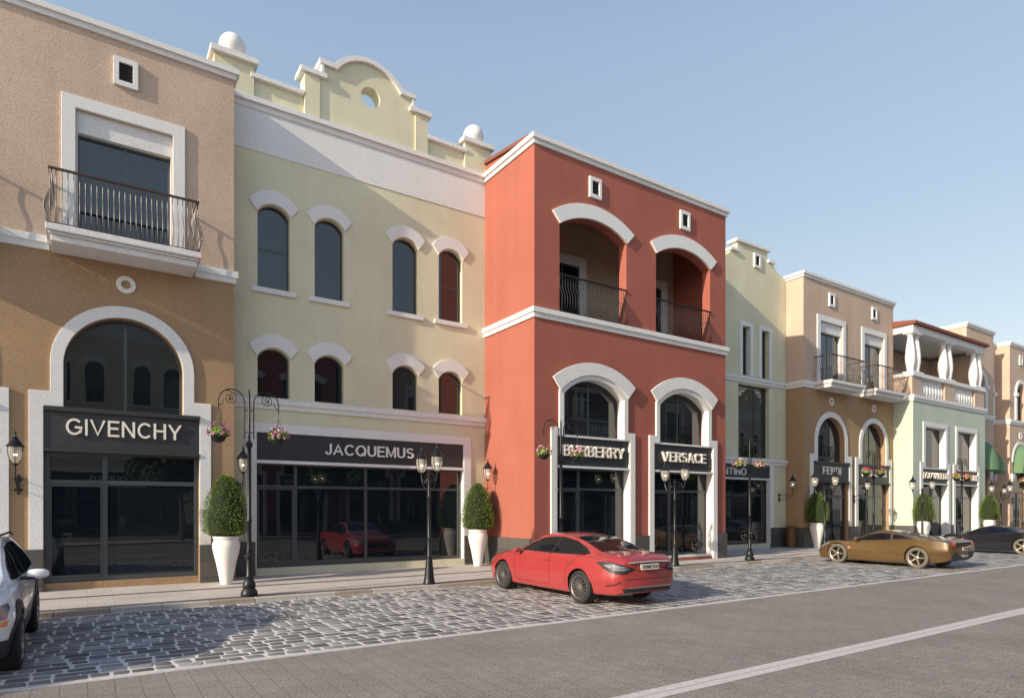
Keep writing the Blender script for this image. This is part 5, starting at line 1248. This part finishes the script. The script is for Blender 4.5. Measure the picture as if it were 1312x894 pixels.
# ------------------------------------------------------------------ opposite side (seen in the window reflections)
if OPP:
    def opp(src, xc, dx, lab, y=-8.0):
        return copy_tree(src, (xc, y, 0), PI, lab)
    opp(b2, 1.5, 0, 'pale yellow gabled building across the street, nearest the camera')
    opp(b3, 10.5, 0, 'red arcaded building across the street, facing the cream one')
    opp(b1, 21.2, 0, 'beige building across the street with two balconies facing the red building')
    opp(b5, 28.2, 0, 'beige two balcony building across the street facing the lime one', -8.3)
    opp(b6, 36.8, 0, 'mint green terrace building across the street')
    opp(b1, 47.6, 0, 'beige balcony building across the street beyond the mint green one')
    opp(b4, 54.1, 0, 'narrow lime building across the street beside the second gabled one')
    opp(b2, 62.0, 0, 'second pale yellow gabled building across the street')
    opp(b5, 70.2, 0, 'far beige building across the street', -7.2)
# ------------------------------------------------------------------ world, sun, camera
w = bpy.data.worlds.new('World'); SC.world = w; w.use_nodes = True; nt = w.node_tree
sky = nt.nodes.new('ShaderNodeTexSky'); sky.sky_type = 'NISHITA'; sky.sun_disc = False
SUN = Vector((-6.1, -1.0, 2.4)).normalized()
sky.sun_elevation = math.asin(SUN.z); sky.sun_rotation = math.atan2(SUN.x, SUN.y) % (2 * PI)
sky.air_density = 1.3; sky.dust_density = 1.2; sky.ozone_density = 1.0; sky.altitude = 0
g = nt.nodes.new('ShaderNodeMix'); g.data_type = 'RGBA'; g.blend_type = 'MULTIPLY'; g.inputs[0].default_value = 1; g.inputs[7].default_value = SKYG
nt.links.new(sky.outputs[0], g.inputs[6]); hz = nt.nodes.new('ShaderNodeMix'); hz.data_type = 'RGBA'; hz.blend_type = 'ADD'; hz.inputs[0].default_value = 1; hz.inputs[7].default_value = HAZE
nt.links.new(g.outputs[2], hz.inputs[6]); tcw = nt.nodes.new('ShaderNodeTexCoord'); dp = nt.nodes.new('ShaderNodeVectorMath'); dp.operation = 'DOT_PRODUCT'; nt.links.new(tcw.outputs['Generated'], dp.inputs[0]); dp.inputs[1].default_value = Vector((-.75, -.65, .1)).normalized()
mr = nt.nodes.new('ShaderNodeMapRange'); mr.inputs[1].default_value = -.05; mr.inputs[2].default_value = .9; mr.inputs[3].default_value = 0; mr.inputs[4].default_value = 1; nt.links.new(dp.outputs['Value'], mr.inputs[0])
gl = nt.nodes.new('ShaderNodeMix'); gl.data_type = 'RGBA'; gl.blend_type = 'ADD'; gl.inputs[7].default_value = GLOW; nt.links.new(mr.outputs[0], gl.inputs[0]); nt.links.new(hz.outputs[2], gl.inputs[6])  # extra glow added to the unseen sky behind the camera, brightens the facades
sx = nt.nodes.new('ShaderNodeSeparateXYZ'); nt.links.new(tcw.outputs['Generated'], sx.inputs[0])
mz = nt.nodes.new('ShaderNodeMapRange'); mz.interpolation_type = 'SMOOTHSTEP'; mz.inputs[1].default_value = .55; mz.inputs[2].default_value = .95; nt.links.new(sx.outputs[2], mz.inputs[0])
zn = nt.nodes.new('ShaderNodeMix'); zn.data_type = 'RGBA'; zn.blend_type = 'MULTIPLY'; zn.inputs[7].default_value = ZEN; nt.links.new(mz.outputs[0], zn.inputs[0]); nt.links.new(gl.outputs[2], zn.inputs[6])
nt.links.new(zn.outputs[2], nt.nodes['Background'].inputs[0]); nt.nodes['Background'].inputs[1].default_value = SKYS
sl = bpy.data.lights.new('sun', 'SUN'); sl.energy = SUNS; sl.angle = math.radians(.53); sl.color = (1, .87, .69)
so = bpy.data.objects.new('sun', sl); COL.objects.link(so); so.rotation_euler = SUN.to_track_quat('Z', 'Y').to_euler(); so.location = (-20, -5, 20)
cd = bpy.data.cameras.new('camera'); cam = bpy.data.objects.new('camera', cd); COL.objects.link(cam)
cd.sensor_width = 36; cd.lens = 821 / 1312 * 36; cd.shift_y = (651 - 447) / 1312; cd.clip_end = 3000; cd.clip_start = .05
cam.location = (0, 0, 1.95); cam.rotation_euler = (PI / 2, 0, math.atan2(1240, 821) - PI / 2); SC.camera = cam
SC.view_settings.view_transform = 'Standard'; SC.view_settings.look = 'None'; SC.view_settings.exposure = 0
SC.render.resolution_x = 1024; SC.render.resolution_y = 697
